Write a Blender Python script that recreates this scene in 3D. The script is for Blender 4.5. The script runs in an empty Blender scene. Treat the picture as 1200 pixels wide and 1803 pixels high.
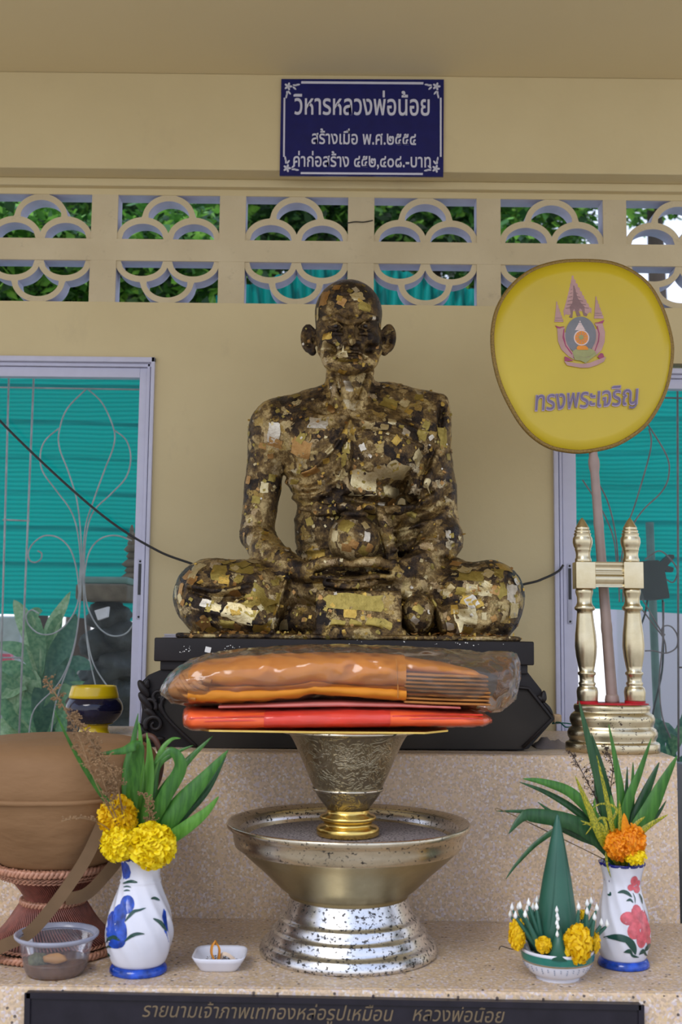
import bpy, bmesh, math, random
import numpy as np
from mathutils import Vector, Matrix, noise as mnoise
from mathutils.bvhtree import BVHTree
random.seed(7); rng = np.random.default_rng(7)
SC = bpy.context.scene; COL = bpy.context.collection
PI = math.pi

# ---------------------------------------------------------------- camera, sky, exposure
FPX = 2000.0; PITCH = math.atan(219/FPX); ROLL = math.radians(0.62)
CAM = Vector((0, 0, 1.374))
_f = Vector((0, math.cos(PITCH), math.sin(PITCH))); _u = Vector((0, -math.sin(PITCH), math.cos(PITCH))); _r = Vector((1, 0, 0))
_R = _r*math.cos(ROLL) + _u*math.sin(ROLL); _U = -_r*math.sin(ROLL) + _u*math.cos(ROLL)
cd = bpy.data.cameras.new('camera'); cam = bpy.data.objects.new('camera', cd); COL.objects.link(cam)
cd.sensor_fit = 'VERTICAL'; cd.sensor_height = 36; cd.lens = FPX/1803*36
M4 = Matrix((( _R.x, _U.x, -_f.x, CAM.x), (_R.y, _U.y, -_f.y, CAM.y), (_R.z, _U.z, -_f.z, CAM.z), (0, 0, 0, 1)))
cam.matrix_world = M4; SC.camera = cam; cd.clip_start = 0.05
cd.dof.use_dof = True; cd.dof.focus_distance = 2.5; cd.dof.aperture_fstop = 5.0
SC.view_settings.view_transform = 'Standard'; SC.view_settings.look = 'None'
SC.view_settings.gamma = 1; SC.view_settings.use_curve_mapping = False
SC.view_settings.exposure = 0.43
W = bpy.data.worlds.new('sky'); SC.world = W; W.use_nodes = True
nt = W.node_tree; bg = nt.nodes['Background']
tc = nt.nodes.new('ShaderNodeTexCoord'); sx = nt.nodes.new('ShaderNodeSeparateXYZ'); rp = nt.nodes.new('ShaderNodeValToRGB')
nt.links.new(tc.outputs['Generated'], sx.inputs[0]); nt.links.new(sx.outputs['Z'], rp.inputs[0]); nt.links.new(rp.outputs[0], bg.inputs[0])
rp.color_ramp.elements[0].position = 0.0; rp.color_ramp.elements[0].color = (0.96, 0.98, 1.06, 1)
rp.color_ramp.elements[1].position = 0.6; rp.color_ramp.elements[1].color = (0.62, 0.76, 1.12, 1)
bg.inputs[1].default_value = 1.0
sl = bpy.data.lights.new('sun', 'SUN'); sl.energy = 1.1; sl.angle = math.radians(25); sl.color = (1, 0.97, 0.92)
so = bpy.data.objects.new('sun', sl); COL.objects.link(so); so.rotation_euler = (math.radians(48), 0, math.radians(-28))

def ray(px, py): return _f*FPX + _R*(px-600) - _U*(py-901.5)
def P(px, py, Y):
    d = ray(px, py); return CAM + d*(Y/d.y)
def G(px, py, z):
    d = ray(px, py); return CAM + d*((z-CAM.z)/d.z)
def m(npx, Y): return npx*Y/FPX

Z0 = 0.800     # lower step top
Z1 = 1.133     # upper step top
YR = 2.389     # riser plane
YF = 1.926     # lower step front
YW = 3.05      # back wall face

# ---------------------------------------------------------------- materials
MATS = {}
class N:
    def __init__(s, name):
        s.m = bpy.data.materials.new(name); s.m.use_nodes = True; s.t = s.m.node_tree
        s.b = s.t.nodes['Principled BSDF']; MATS[name] = s.m
        s.co = None
    def n(s, typ, **kw):
        x = s.t.nodes.new(typ)
        for k, v in kw.items():
            if k.startswith('_'): setattr(x, k[1:], v)
            else:
                x.inputs[k.replace('__', ' ')].default_value = v
        return x
    def l(s, a, b): s.t.links.new(a, b)
    def coord(s, scale=(1, 1, 1)):
        if s.co is None: s.co = s.n('ShaderNodeTexCoord')
        mp = s.n('ShaderNodeMapping'); mp.inputs['Scale'].default_value = scale
        s.l(s.co.outputs['Object'], mp.inputs[0]); return mp.outputs[0]
    def noise(s, scale, detail=3, sc=(1, 1, 1), rough=0.5):
        x = s.n('ShaderNodeTexNoise', Scale=scale, Detail=detail, Roughness=rough); s.l(s.coord(sc), x.inputs['Vector']); return x.outputs['Fac']
    def voro(s, scale, out='Color', feature='F1', dist='EUCLIDEAN', sc=(1, 1, 1), rnd=1.0):
        x = s.n('ShaderNodeTexVoronoi', Scale=scale, Randomness=rnd); x.feature = feature; x.distance = dist
        s.l(s.coord(sc), x.inputs['Vector']); return x.outputs[out]
    def ramp(s, fac, stops, interp='LINEAR'):
        x = s.n('ShaderNodeValToRGB'); cr = x.color_ramp; cr.interpolation = interp
        while len(cr.elements) > 1: cr.elements.remove(cr.elements[-1])
        for i, (p, c) in enumerate(stops):
            e = cr.elements[0] if i == 0 else cr.elements.new(p)
            e.position = p; e.color = (c, c, c, 1) if isinstance(c, (int, float)) else (*c, 1)
        s.l(fac, x.inputs[0]); return x.outputs[0]
    def mix(s, fac, a, b, mode='MIX'):
        x = s.n('ShaderNodeMix'); x.data_type = 'RGBA'; x.blend_type = mode
        for v, i in ((fac, 0), (a, 6), (b, 7)):
            if isinstance(v, (int, float)): x.inputs[i].default_value = v if i == 0 else (v, v, v, 1)
            elif isinstance(v, tuple): x.inputs[i].default_value = (*v, 1)
            else: s.l(v, x.inputs[i])
        return x.outputs[2]
    def math(s, op, a, b=0.0):
        x = s.n('ShaderNodeMath'); x.operation = op
        for v, i in ((a, 0), (b, 1)):
            if isinstance(v, (int, float)): x.inputs[i].default_value = v
            else: s.l(v, x.inputs[i])
        return x.outputs[0]
    def col(s, v):
        if isinstance(v, tuple): s.b.inputs['Base Color'].default_value = (*v, 1)
        else: s.l(v, s.b.inputs['Base Color'])
    def set(s, **kw):
        for k, v in kw.items():
            i = s.b.inputs[k.replace('__', ' ')]
            if isinstance(v, (int, float)): i.default_value = v
            elif isinstance(v, tuple): i.default_value = (*v, 1)
            else: s.l(v, i)
    def bump(s, h, strength=0.3, dist=0.002):
        x = s.n('ShaderNodeBump', Strength=strength, Distance=dist); s.l(h, x.inputs['Height']); s.l(x.outputs[0], s.b.inputs['Normal'])

def simple(name, c, rough=0.5, metal=0.0, var=0.12, nscale=30, bump=0.0, bscale=200, bdist=0.001, **kw):
    n = N(name); f = n.noise(nscale, 4)
    dark = tuple(max(0, x*(1-var)) for x in c); lite = tuple(min(1, x*(1+var)) for x in c)
    n.col(n.ramp(f, [(0.3, dark), (0.7, lite)])); n.set(Roughness=rough, Metallic=metal, **kw)
    if bump: n.bump(n.noise(bscale, 3), bump, bdist)
    return n.m

def m_wall():
    n = N('cream_wall')
    a = n.noise(1.6, 5, rough=0.6); st = n.noise(9, 6, sc=(1, 1, 0.5), rough=0.65)
    c = n.ramp(a, [(0.3, (0.60, 0.49, 0.265)), (0.7, (0.68, 0.565, 0.315))])
    c = n.mix(n.ramp(st, [(0.62, 0.0), (0.85, 0.30)]), c, (0.40, 0.32, 0.2))
    n.col(c); n.set(Roughness=0.75); n.bump(n.noise(45, 6), 0.25, 0.003)
    return n.m
def m_concrete():
    n = N('cream_painted_block')
    st = n.noise(22, 6, sc=(1, 1, 1.4), rough=0.7)
    c = n.ramp(n.noise(6, 4), [(0.3, (0.56, 0.465, 0.29)), (0.7, (0.65, 0.55, 0.355))])
    c = n.mix(n.ramp(st, [(0.6, 0.0), (0.78, 0.45)]), c, (0.27, 0.21, 0.14))
    n.col(c); n.set(Roughness=0.85); n.bump(n.noise(110, 5), 0.5, 0.003)
    return n.m
def m_terrazzo(name, base, tint):
    n = N(name)
    v = n.n('ShaderNodeTexVoronoi', Scale=240.0); n.l(n.coord(), v.inputs['Vector'])
    sp = n.n('ShaderNodeSeparateColor'); n.l(v.outputs['Color'], sp.inputs[0])
    chips = n.ramp(sp.outputs[0], [(0, tuple(x*0.72 for x in base)), (0.2, base), (0.45, tuple(min(1, x*1.12) for x in base)), (0.6, (0.62, 0.45, 0.22)), (0.7, (0.55, 0.50, 0.58)), (0.82, (0.74, 0.70, 0.70)), (0.9, (0.40, 0.30, 0.22))], 'CONSTANT')
    v2 = n.voro(95, 'Distance'); sp2 = n.voro(95, 'Color'); s2 = n.n('ShaderNodeSeparateColor'); n.l(sp2, s2.inputs[0])
    dark = n.math('MULTIPLY', n.math('LESS_THAN', v2, 0.26), n.math('GREATER_THAN', s2.outputs[1], 0.87))
    c = n.mix(dark, n.mix(0.38, chips, base), (0.07, 0.05, 0.045))
    c = n.mix(n.ramp(n.noise(3.5, 4), [(0.35, 0.0), (0.7, 0.25)]), c, tint)
    n.col(c); n.set(Roughness=0.42); n.bump(n.noise(300, 2), 0.05, 0.0005)
    return n.m
def m_statue(name='gilded_bronze', amt=0.0, dark=False):
    n = N(name)
    big = n.noise(9, 5, rough=0.65); mid = n.noise(48, 6, rough=0.72); fine = n.noise(210, 6, rough=0.8)
    v = n.n('ShaderNodeTexVoronoi', Scale=46.0); v.distance = 'CHEBYCHEV'
    wv = n.n('ShaderNodeTexNoise', Scale=30.0, Detail=4.0); n.l(n.coord(), wv.inputs['Vector'])
    vm = n.n('ShaderNodeVectorMath'); vm.operation = 'MULTIPLY_ADD'; n.l(wv.outputs['Color'], vm.inputs[0]); vm.inputs[1].default_value = (0.035, 0.035, 0.035); n.l(n.coord(), vm.inputs[2])
    n.l(vm.outputs[0], v.inputs['Vector'])
    sp = n.n('ShaderNodeSeparateColor'); n.l(v.outputs['Color'], sp.inputs[0])
    # thin worn coat: soft, mottled
    a = n.math('ADD', n.math('MULTIPLY', big, 0.75), n.math('ADD', n.math('MULTIPLY', mid, 0.38), n.math('MULTIPLY', fine, 0.20)))
    a = n.math('ADD', a, n.math('MULTIPLY', sp.outputs[0], 0.16))
    coat = n.ramp(a, [(0.66, 0.0), (0.92, 1.0)] if dark else [(0.62, 0.0), (0.86, 1.0)])
    base = n.ramp(coat, [(0.0, (0.020, 0.012, 0.008) if dark else (0.013, 0.007, 0.004)), (0.3, (0.060, 0.036, 0.018)), (0.65, (0.22, 0.14, 0.050)), (1.0, (0.62, 0.47, 0.22))])
    # fresher square patches on top
    b = n.math('ADD', n.math('MULTIPLY', sp.outputs[0], 0.6), n.math('ADD', n.math('MULTIPLY', big, 0.55), n.math('MULTIPLY', fine, 0.22)))
    pat = n.ramp(b, [(0.885-amt, 0.0), (0.91-amt, 1.0)])
    gc = n.ramp(sp.outputs[1], [(0, (0.38, 0.24, 0.055)), (0.35, (0.48, 0.34, 0.11)), (0.6, (0.62, 0.50, 0.25)), (0.8, (0.50, 0.36, 0.20)), (1, (0.70, 0.62, 0.42))])
    pat2 = n.math('MULTIPLY', pat, n.ramp(fine, [(0.40, 0.25), (0.55, 1.0)]))
    n.col(n.mix(pat2, base, gc))
    n.set(Metallic=n.math('ADD', 0.45, n.math('MULTIPLY', coat, 0.45)), Roughness=n.ramp(fine, [(0.35, 0.20), (0.65, 0.42)]))
    h = n.math('ADD', n.math('MULTIPLY', pat, 0.35), n.math('ADD', n.math('MULTIPLY', fine, 1.0), n.math('MULTIPLY', mid, 0.9)))
    n.bump(h, 0.8, 0.0026)
    return n.m
def m_leafgold(name, c1, c2, rough=0.33):
    n = N(name); n.col(n.ramp(n.noise(90, 4, rough=0.7), [(0.3, c1), (0.7, c2)])); n.set(Metallic=0.85, Roughness=rough)
    n.bump(n.noise(160, 4, rough=0.7), 0.6, 0.002); return n.m
def m_metal(name, c, c2, rough, specks=0.0, engrave=0.0, speckcol=(0.03, 0.025, 0.02)):
    n = N(name); base = n.ramp(n.noise(14, 5, rough=0.7), [(0.3, c), (0.7, c2)])
    met = 1.0
    if specks:
        f = n.ramp(n.noise(130, 5, sc=(1, 1, 1.3), rough=0.68), [(0.625-specks*0.12, 0.0), (0.645-specks*0.12, 1.0)])
        base = n.mix(f, base, speckcol); met = n.math('SUBTRACT', 1.0, n.math('MULTIPLY', f, 0.8))
    n.col(base); n.set(Metallic=met, Roughness=rough)
    if engrave:
        w = n.n('ShaderNodeTexNoise', Scale=42.0, Detail=1.0, Distortion=2.2); n.l(n.coord(), w.inputs['Vector'])
        rl = n.ramp(w.outputs['Fac'], [(0.40, 0), (0.46, 1), (0.50, 0), (0.56, 1), (0.62, 0)])
        n.bump(rl, engrave, 0.002)
    else: n.bump(n.noise(120, 4), 0.12, 0.001)
    return n.m
def m_net():
    n = N('teal_shade_net')
    w = n.n('ShaderNodeTexWave', Scale=21.0, Distortion=2.6, Detail=2.0); w.bands_direction = 'Z'; n.l(n.coord((0.35, 0.35, 1.0)), w.inputs['Vector']); w.inputs['Detail Scale'].default_value = 0.6
    c = n.ramp(w.outputs['Fac'], [(0.1, (0.0, 0.35, 0.305)), (0.9, (0.0, 0.50, 0.42))])
    w2 = n.n('ShaderNodeTexWave', Scale=2.6, Distortion=4.2, Detail=2.0); w2.bands_direction = 'Z'; n.l(n.coord((0.6, 0.4, 1.0)), w2.inputs['Vector']); w2.inputs['Detail Scale'].default_value = 0.35
    c = n.mix(n.math('MULTIPLY', n.ramp(w2.outputs['Fac'], [(0.955, 0.0), (0.99, 0.85)]), n.ramp(n.noise(3.0, 3, sc=(0.5, 1, 1)), [(0.35, 0.2), (0.6, 1.0)])), c, (0.0, 0.12, 0.13))
    t = n.t; dif = n.n('ShaderNodeBsdfDiffuse'); tr = n.n('ShaderNodeBsdfTranslucent'); mx = n.n('ShaderNodeMixShader'); mx.inputs[0].default_value = 0.55
    n.l(c, dif.inputs[0]); n.l(c, tr.inputs[0]); n.l(dif.outputs[0], mx.inputs[1]); n.l(tr.outputs[0], mx.inputs[2]); n.l(mx.outputs[0], t.nodes['Material Output'].inputs[0])
    return n.m
def m_sheet():
    n = N('teal_ridged_sheet'); w = n.n('ShaderNodeTexWave', Scale=7.0, Distortion=0.4); w.bands_direction = 'DIAGONAL'; n.l(n.coord(), w.inputs['Vector'])
    n.col(n.ramp(w.outputs['Fac'], [(0.1, (0.0, 0.17, 0.17)), (0.35, (0.0, 0.34, 0.32))])); n.set(Roughness=0.5); return n.m
def m_film(name, haze, alpha_spec=0.12, tint=(0.9, 0.87, 0.82), rough=0.12, bs=60, bstr=0.5, spec=0.8):
    n = N(name); t = n.t
    tr = n.n('ShaderNodeBsdfTransparent'); d = n.n('ShaderNodeBsdfDiffuse'); g = n.n('ShaderNodeBsdfGlossy')
    d.inputs[0].default_value = (*tint, 1); g.inputs['Roughness'].default_value = rough; g.inputs[0].default_value = (1, 1, 1, 1)
    bm_ = n.n('ShaderNodeBump', Strength=bstr, Distance=0.004); n.l(n.ramp(n.noise(bs, 2, sc=(0.35, 0.8, 1.3), rough=0.4), [(0.38, 0.0), (0.5, 1.0), (0.60, 0.1), (0.7, 0.6)]) if bs < 40 else n.noise(bs, 4, sc=(0.6, 1, 1.6), rough=0.6), bm_.inputs['Height'])
    n.l(bm_.outputs[0], g.inputs['Normal'])
    m1 = n.n('ShaderNodeMixShader'); m1.inputs[0].default_value = haze; n.l(tr.outputs[0], m1.inputs[1]); n.l(d.outputs[0], m1.inputs[2])
    fr = n.n('ShaderNodeFresnel', IOR=1.5); n.l(bm_.outputs[0], fr.inputs['Normal'])
    m2 = n.n('ShaderNodeMixShader'); n.l(n.math('ADD', n.math('MULTIPLY', fr.outputs[0], spec), alpha_spec), m2.inputs[0]); n.l(m1.outputs[0], m2.inputs[1]); n.l(g.outputs[0], m2.inputs[2])
    n.l(m2.outputs[0], t.nodes['Material Output'].inputs[0]); return n.m
def m_leaf(name, c1, c2, rough=0.4, trans=0.25, scale=(60, 60, 4)):
    n = N(name); c = n.ramp(n.noise(3, 3, sc=scale), [(0.35, c1), (0.65, c2)])
    n.col(c); n.set(Roughness=rough); t = n.t
    tr = n.n('ShaderNodeBsdfTranslucent'); n.l(c, tr.inputs[0]); mx = n.n('ShaderNodeMixShader'); mx.inputs[0].default_value = trans
    n.l(n.b.outputs[0], mx.inputs[1]); n.l(tr.outputs[0], mx.inputs[2]); n.l(mx.outputs[0], t.nodes['Material Output'].inputs[0]); return n.m

WALL = m_wall(); BLOCK = m_concrete()
REV = simple('reveal_skylight_tint', (0.52, 0.52, 0.62), 0.85, var=0.06)  # pale block sides, with bluish skylight put into their colour
CEIL = simple('cream_ceiling', (0.68, 0.565, 0.325), 0.85, var=0.03, nscale=1.2)
TERR = m_terrazzo('terrazzo_riser', (0.62, 0.46, 0.305), (0.52, 0.39, 0.275))
TERR2 = m_terrazzo('terrazzo_tread', (0.56, 0.415, 0.27), (0.44, 0.33, 0.225))
STAT = m_statue()
ALU = simple('powder_coated_frame', (0.56, 0.56, 0.68), 0.35, var=0.03)
BLACKW = simple('black_lacquered_wood', (0.012, 0.009, 0.009), 0.5, var=0.3, nscale=12, bump=0.15, bscale=60, Specular__IOR__Level=0.3)
BLACKP = simple('dusty_black_panel', (0.022, 0.018, 0.014), 0.6, var=0.3, nscale=9, bump=0.1, bscale=30, Specular__IOR__Level=0.25)
PLAQ = simple('black_plaque', (0.014, 0.012, 0.018), 0.35, var=0.2, Specular__IOR__Level=0.3)
NET = m_net()
FILM = m_film('clear_plastic_bag', 0.075, 0.0, tint=(0.62, 0.50, 0.36), rough=0.10, bs=13, bstr=0.42, spec=0.9)
FILM2 = m_film('taut_plastic_wrap', 0.02, 0.0, tint=(0.9, 0.6, 0.5), bs=20, rough=0.10, bstr=0.35, spec=0.7)
FILMC = m_film('clear_tub_plastic', 0.07, 0.0, tint=(0.8, 0.8, 0.9), rough=0.08, bstr=0.1, spec=0.5)
GLASS = m_film('window_glass', 0.008, -0.02, tint=(0.5, 0.62, 0.7), rough=0.02, bstr=0.0, spec=0.6)
IRON = simple('grey_iron', (0.34, 0.36, 0.35), 0.5, var=0.25)
IRONB = simple('rusty_iron', (0.16, 0.14, 0.13), 0.6, var=0.3)
CABLE = simple('black_rubber', (0.012, 0.012, 0.012), 0.4)
BLUE = simple('sign_blue', (0.004, 0.008, 0.105), 0.22, var=0.1)
SIGNW = simple('sign_white', (0.62, 0.62, 0.70), 0.4, var=0.03)

# ---------------------------------------------------------------- object helpers
def link(o): COL.objects.link(o); return o
def tag(o, label, cat, group=None, kind=None):
    if label: o['label'] = label
    if cat: o['category'] = cat
    if group: o['group'] = group
    if kind: o['kind'] = kind
    return o
def empty(name, loc, label=None, cat=None, group=None, kind=None):
    o = link(bpy.data.objects.new(name, None)); o.location = loc; o.empty_display_size = 0.02
    o['_l'] = 1; del o['_l']
    return tag(o, label, cat, group, kind)
def mk(name, vf, mat, parent=None, smooth=True, auto=None):
    """mesh object from (verts, faces) in world coordinates; parent keeps its own location"""
    v, f = vf; me = bpy.data.meshes.new(name)
    off = Vector((0, 0, 0))
    p = parent
    while p is not None: off += p.location; p = p.parent
    if parent is None and len(v):
        a = np.array([tuple(x) for x in v]); off = Vector(((a[:, 0].min()+a[:, 0].max())/2, (a[:, 1].min()+a[:, 1].max())/2, a[:, 2].min()))
        loc = off
    else: loc = Vector((0, 0, 0))
    if isinstance(v, np.ndarray): vv = (v-np.array(off)).tolist()
    else: vv = [tuple(Vector(x)-off) for x in v]
    me.from_pydata(vv, [], f if isinstance(f, list) else f.tolist()); me.update()
    o = link(bpy.data.objects.new(name, me)); o.location = loc
    if parent is not None: o.parent = parent
    if mat is not None: me.materials.append(mat)
    if smooth:
        me.polygons.foreach_set('use_smooth', [True]*len(me.polygons))
        if auto:
            try: me.set_sharp_from_angle(angle=math.radians(auto))
            except Exception: pass
    return o
def cat(*parts):
    V = []; F = []
    for v, f in parts:
        n = len(V); V += [tuple(x) for x in v]; F += [tuple(i+n for i in q) for q in f]
    return V, F
def box(x0, x1, y0, y1, z0, z1, b=0.0):
    if x0 > x1: x0, x1 = x1, x0
    if y0 > y1: y0, y1 = y1, y0
    if z0 > z1: z0, z1 = z1, z0
    bm = bmesh.new(); bmesh.ops.create_cube(bm, size=1)
    for v in bm.verts: v.co = Vector(((x0+x1)/2+v.co.x*(x1-x0), (y0+y1)/2+v.co.y*(y1-y0), (z0+z1)/2+v.co.z*(z1-z0)))
    if b > 0: bmesh.ops.bevel(bm, geom=bm.edges[:], offset=min(b, (x1-x0)*.45, (y1-y0)*.45, (z1-z0)*.45), segments=3, affect='EDGES', profile=0.6)
    r = [v.co.copy() for v in bm.verts], [tuple(v.index for v in f.verts) for f in bm.faces]; bm.free(); return r
def xform(vf, M): return [M @ Vector(v) for v in vf[0]], vf[1]
def lathe(c, prof, n=64, cap=True, sy=1.0, mod=None):
    V = []; F = []
    for (r, z) in prof:
        for i in range(n):
            a = 2*PI*i/n; rr = r*(mod(a, z) if mod else 1)
            V.append((c[0]+rr*math.cos(a), c[1]+sy*rr*math.sin(a), z))
    for j in range(len(prof)-1):
        for i in range(n):
            k = (i+1) % n; F.append((j*n+i, j*n+k, (j+1)*n+k, (j+1)*n+i))
    if cap:
        if prof[0][0] > 1e-5: F.append(tuple(range(n))[::-1])
        if prof[-1][0] > 1e-5: F.append(tuple(range((len(prof)-1)*n, len(prof)*n)))
    return V, F
def crom(pts, n=8, closed=False):
    pts = [Vector(p) for p in pts]; L = len(pts); out = []
    rngi = range(L if closed else L-1)
    for i in rngi:
        if closed: a, b, c, d = pts[i-1], pts[i], pts[(i+1) % L], pts[(i+2) % L]
        else: a, b, c, d = pts[max(i-1, 0)], pts[i], pts[i+1], pts[min(i+2, L-1)]
        for k in range(n):
            t = k/n; out.append(0.5*((2*b)+(c-a)*t+(2*a-5*b+4*c-d)*t*t+(3*b-a-3*c+d)*t**3))
    if not closed: out.append(pts[-1].copy())
    return out
def tube(pts, r, n=8, closed=False, flat=1.0):
    pts = [Vector(p) for p in pts]; L = len(pts); rr = r if isinstance(r, (list, tuple)) else [r]*L
    V = []; F = []; up = Vector((0, 0, 1)); prev = None
    for i, p in enumerate(pts):
        t = (pts[(i+1) % L]-pts[i-1]) if closed else (pts[min(i+1, L-1)]-pts[max(i-1, 0)])
        if t.length < 1e-9: t = Vector((0, 0, 1))
        t.normalize()
        if prev is None:
            s = t.cross(up)
            if s.length < 0.1: s = t.cross(Vector((0, 1, 0)))
        else: s = prev - t*prev.dot(t)
        s.normalize(); prev = s; b = t.cross(s)
        for k in range(n):
            a = 2*PI*k/n; V.append(p+s*math.cos(a)*rr[i]+b*math.sin(a)*rr[i]*flat)
    for i in range(L if closed else L-1):
        j = (i+1) % L
        for k in range(n):
            q = (k+1) % n; F.append((i*n+k, i*n+q, j*n+q, j*n+k))
    if not closed: F.append(tuple(range(n))[::-1]); F.append(tuple(range((L-1)*n, L*n)))
    return V, F
def prism(outline, y0, y1):
    """outline list of (x,z) -> slab between y0 (front) and y1"""
    n = len(outline)
    V = [(x, y0, z) for x, z in outline]+[(x, y1, z) for x, z in outline]
    F = [tuple(range(n)), tuple(range(2*n-1, n-1, -1))]+[(i+n, (i+1) % n+n, (i+1) % n, i) for i in range(n)]
    return V, F
def fixn(o):
    bm = bmesh.new(); bm.from_mesh(o.data); bmesh.ops.recalc_face_normals(bm, faces=bm.faces[:]); bm.to_mesh(o.data); bm.free(); return o
def triang(o):
    bm = bmesh.new(); bm.from_mesh(o.data); bmesh.ops.triangulate(bm, faces=[f for f in bm.faces if len(f.verts) > 4]); bmesh.ops.recalc_face_normals(bm, faces=bm.faces[:]); bm.to_mesh(o.data); bm.free(); return o
def pprism(name, pxs, Y, th, mat, parent=None, **kw):
    """slab whose front outline is given in photo pixels at depth Y"""
    out = [(P(x, y, Y).x, P(x, y, Y).z) for x, y in pxs]
    return triang(mk(name, prism(out, Y, Y+th), mat, parent, smooth=False, **kw))
def ell(cx, cy, rx, ry, n=28, a0=0, a1=2*PI):
    full = abs(a1-a0-2*PI) < 1e-6
    return [(cx+rx*math.cos(a0+(a1-a0)*i/(n if full else n-1)), cy+ry*math.sin(a0+(a1-a0)*i/(n if full else n-1))) for i in range(n)]
def text(name, body, pl, pr, Y, hs, mat, parent, ext=0.0008, shear=0.0, weight=0.0):
    """text whose left/right ends of the baseline are photo pixels pl, pr at depth Y; hs = letter body height in px"""
    c = bpy.data.curves.new(name, 'FONT'); c.body = body; c.extrude = ext; c.shear = shear; c.resolution_u = 3; c.offset = weight
    o = bpy.data.objects.new(name, c); link(o); bpy.context.view_layer.update()
    me = bpy.data.meshes.new_from_object(o.evaluated_get(bpy.context.evaluated_depsgraph_get())); COL.objects.unlink(o); bpy.data.objects.remove(o)
    a = P(*pl, Y); b = P(*pr, Y)
    xs = [v.co.x for v in me.vertices]; x0, x1 = min(xs), max(xs)
    sc = (b-a).length/(x1-x0); sz = m(hs, Y)/0.55
    ang = math.atan2(b.z-a.z, b.x-a.x)
    off = Vector((0, 0, 0)); p = parent
    while p is not None: off += p.location; p = p.parent
    for v in me.vertices:
        x = (v.co.x-x0)*sc; z = v.co.y*sz
        v.co = Vector((a.x+x*math.cos(ang)-z*math.sin(ang), Y-v.co.z, a.z+x*math.sin(ang)+z*math.cos(ang)))-off
    me.materials.clear(); me.materials.append(mat)
    o = link(bpy.data.objects.new(name, me)); o.parent = parent; return o

# ---------------------------------------------------------------- structure: room
def struct(o): o['kind'] = 'structure'; return o
YB = YW-0.085                                   # beam face
ZC = P(600, 132, YB).z                          # ceiling
ceil = struct(mk('ceiling', box(-3.4, 3.4, 1.0, YW+0.12, ZC, ZC+0.15), CEIL, smooth=False))
zb0 = P(600, 301, YB).z; beam = struct(mk('trim_1', box(-3.4, 3.4, YB, YW+0.1, zb0, ZC, 0.004), WALL, smooth=False))
zb1 = P(600, 340, YW-0.02).z
struct(mk('trim_2', box(-3.4, 3.4, YW-0.022, YW+0.05, zb1+0.014, zb0, 0.004), WALL, smooth=False))
TW = 0.06
zg1 = P(600, 347, YW).z; zg0 = P(600, 536, YW).z    # grille band top / bottom
wl_x = P(262, 900, YW).x; wr_x = P(978, 900, YW).x; w_top = P(100, 628, YW).z; w_topR = P(1190, 655, YW).z
WY1 = YW+TW
def wallbox(*a): return box(*a)
wall = cat(wallbox(-3.4, 3.4, YW, WY1, zg1, zb0), wallbox(-3.4, 3.4, YW, WY1, w_top, zg0),
           wallbox(wl_x, wr_x, YW, WY1, Z1-0.3, w_top), wallbox(-3.4, -1.9, YW, WY1, Z1-0.3, w_top), wallbox(1.9, 3.4, YW, WY1, Z1-0.3, w_top), wallbox(-3.4, 3.4, YW, WY1, 0, Z1-0.3))
# mullions between breeze blocks and outside strips
per = 226.4; m0 = 179.5
mull = []
cellL = [205-226*2, 205-226, 205-0, 431, 658, 881, 1103, 1103+224]
cellR = [159-226, 159, 385, 612, 839, 1062, 1290, 1510]
ymid = 440
ztA = P(600, 347, YW).z
zA0 = P(600, 425, YW).z; zB1 = P(600, 463, YW).z
rows = [(zA0, zg1), (zg0, zB1)]
wb = struct(mk('wall_back', wall, WALL, smooth=False))
def xat(px): return P(px, 440, YW).x
# continuous middle rail + strips as part of the wall frieze
fr = []
cells = [(xat(a), xat(b)) for a, b in zip(cellL, cellR)]
parts = [box(-3.4, 3.4, YW-0.0015, WY1, zB1, zA0)]
prevx = -3.4
for a, b in cells:
    parts.append(box(prevx, a, YW-0.0005, WY1, zg0, zg1)); prevx = b
parts.append(box(prevx, 3.4, YW-0.0005, WY1, zg0, zg1))
mk('block_frame', cat(*parts), BLOCK, wb, smooth=False)
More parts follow.
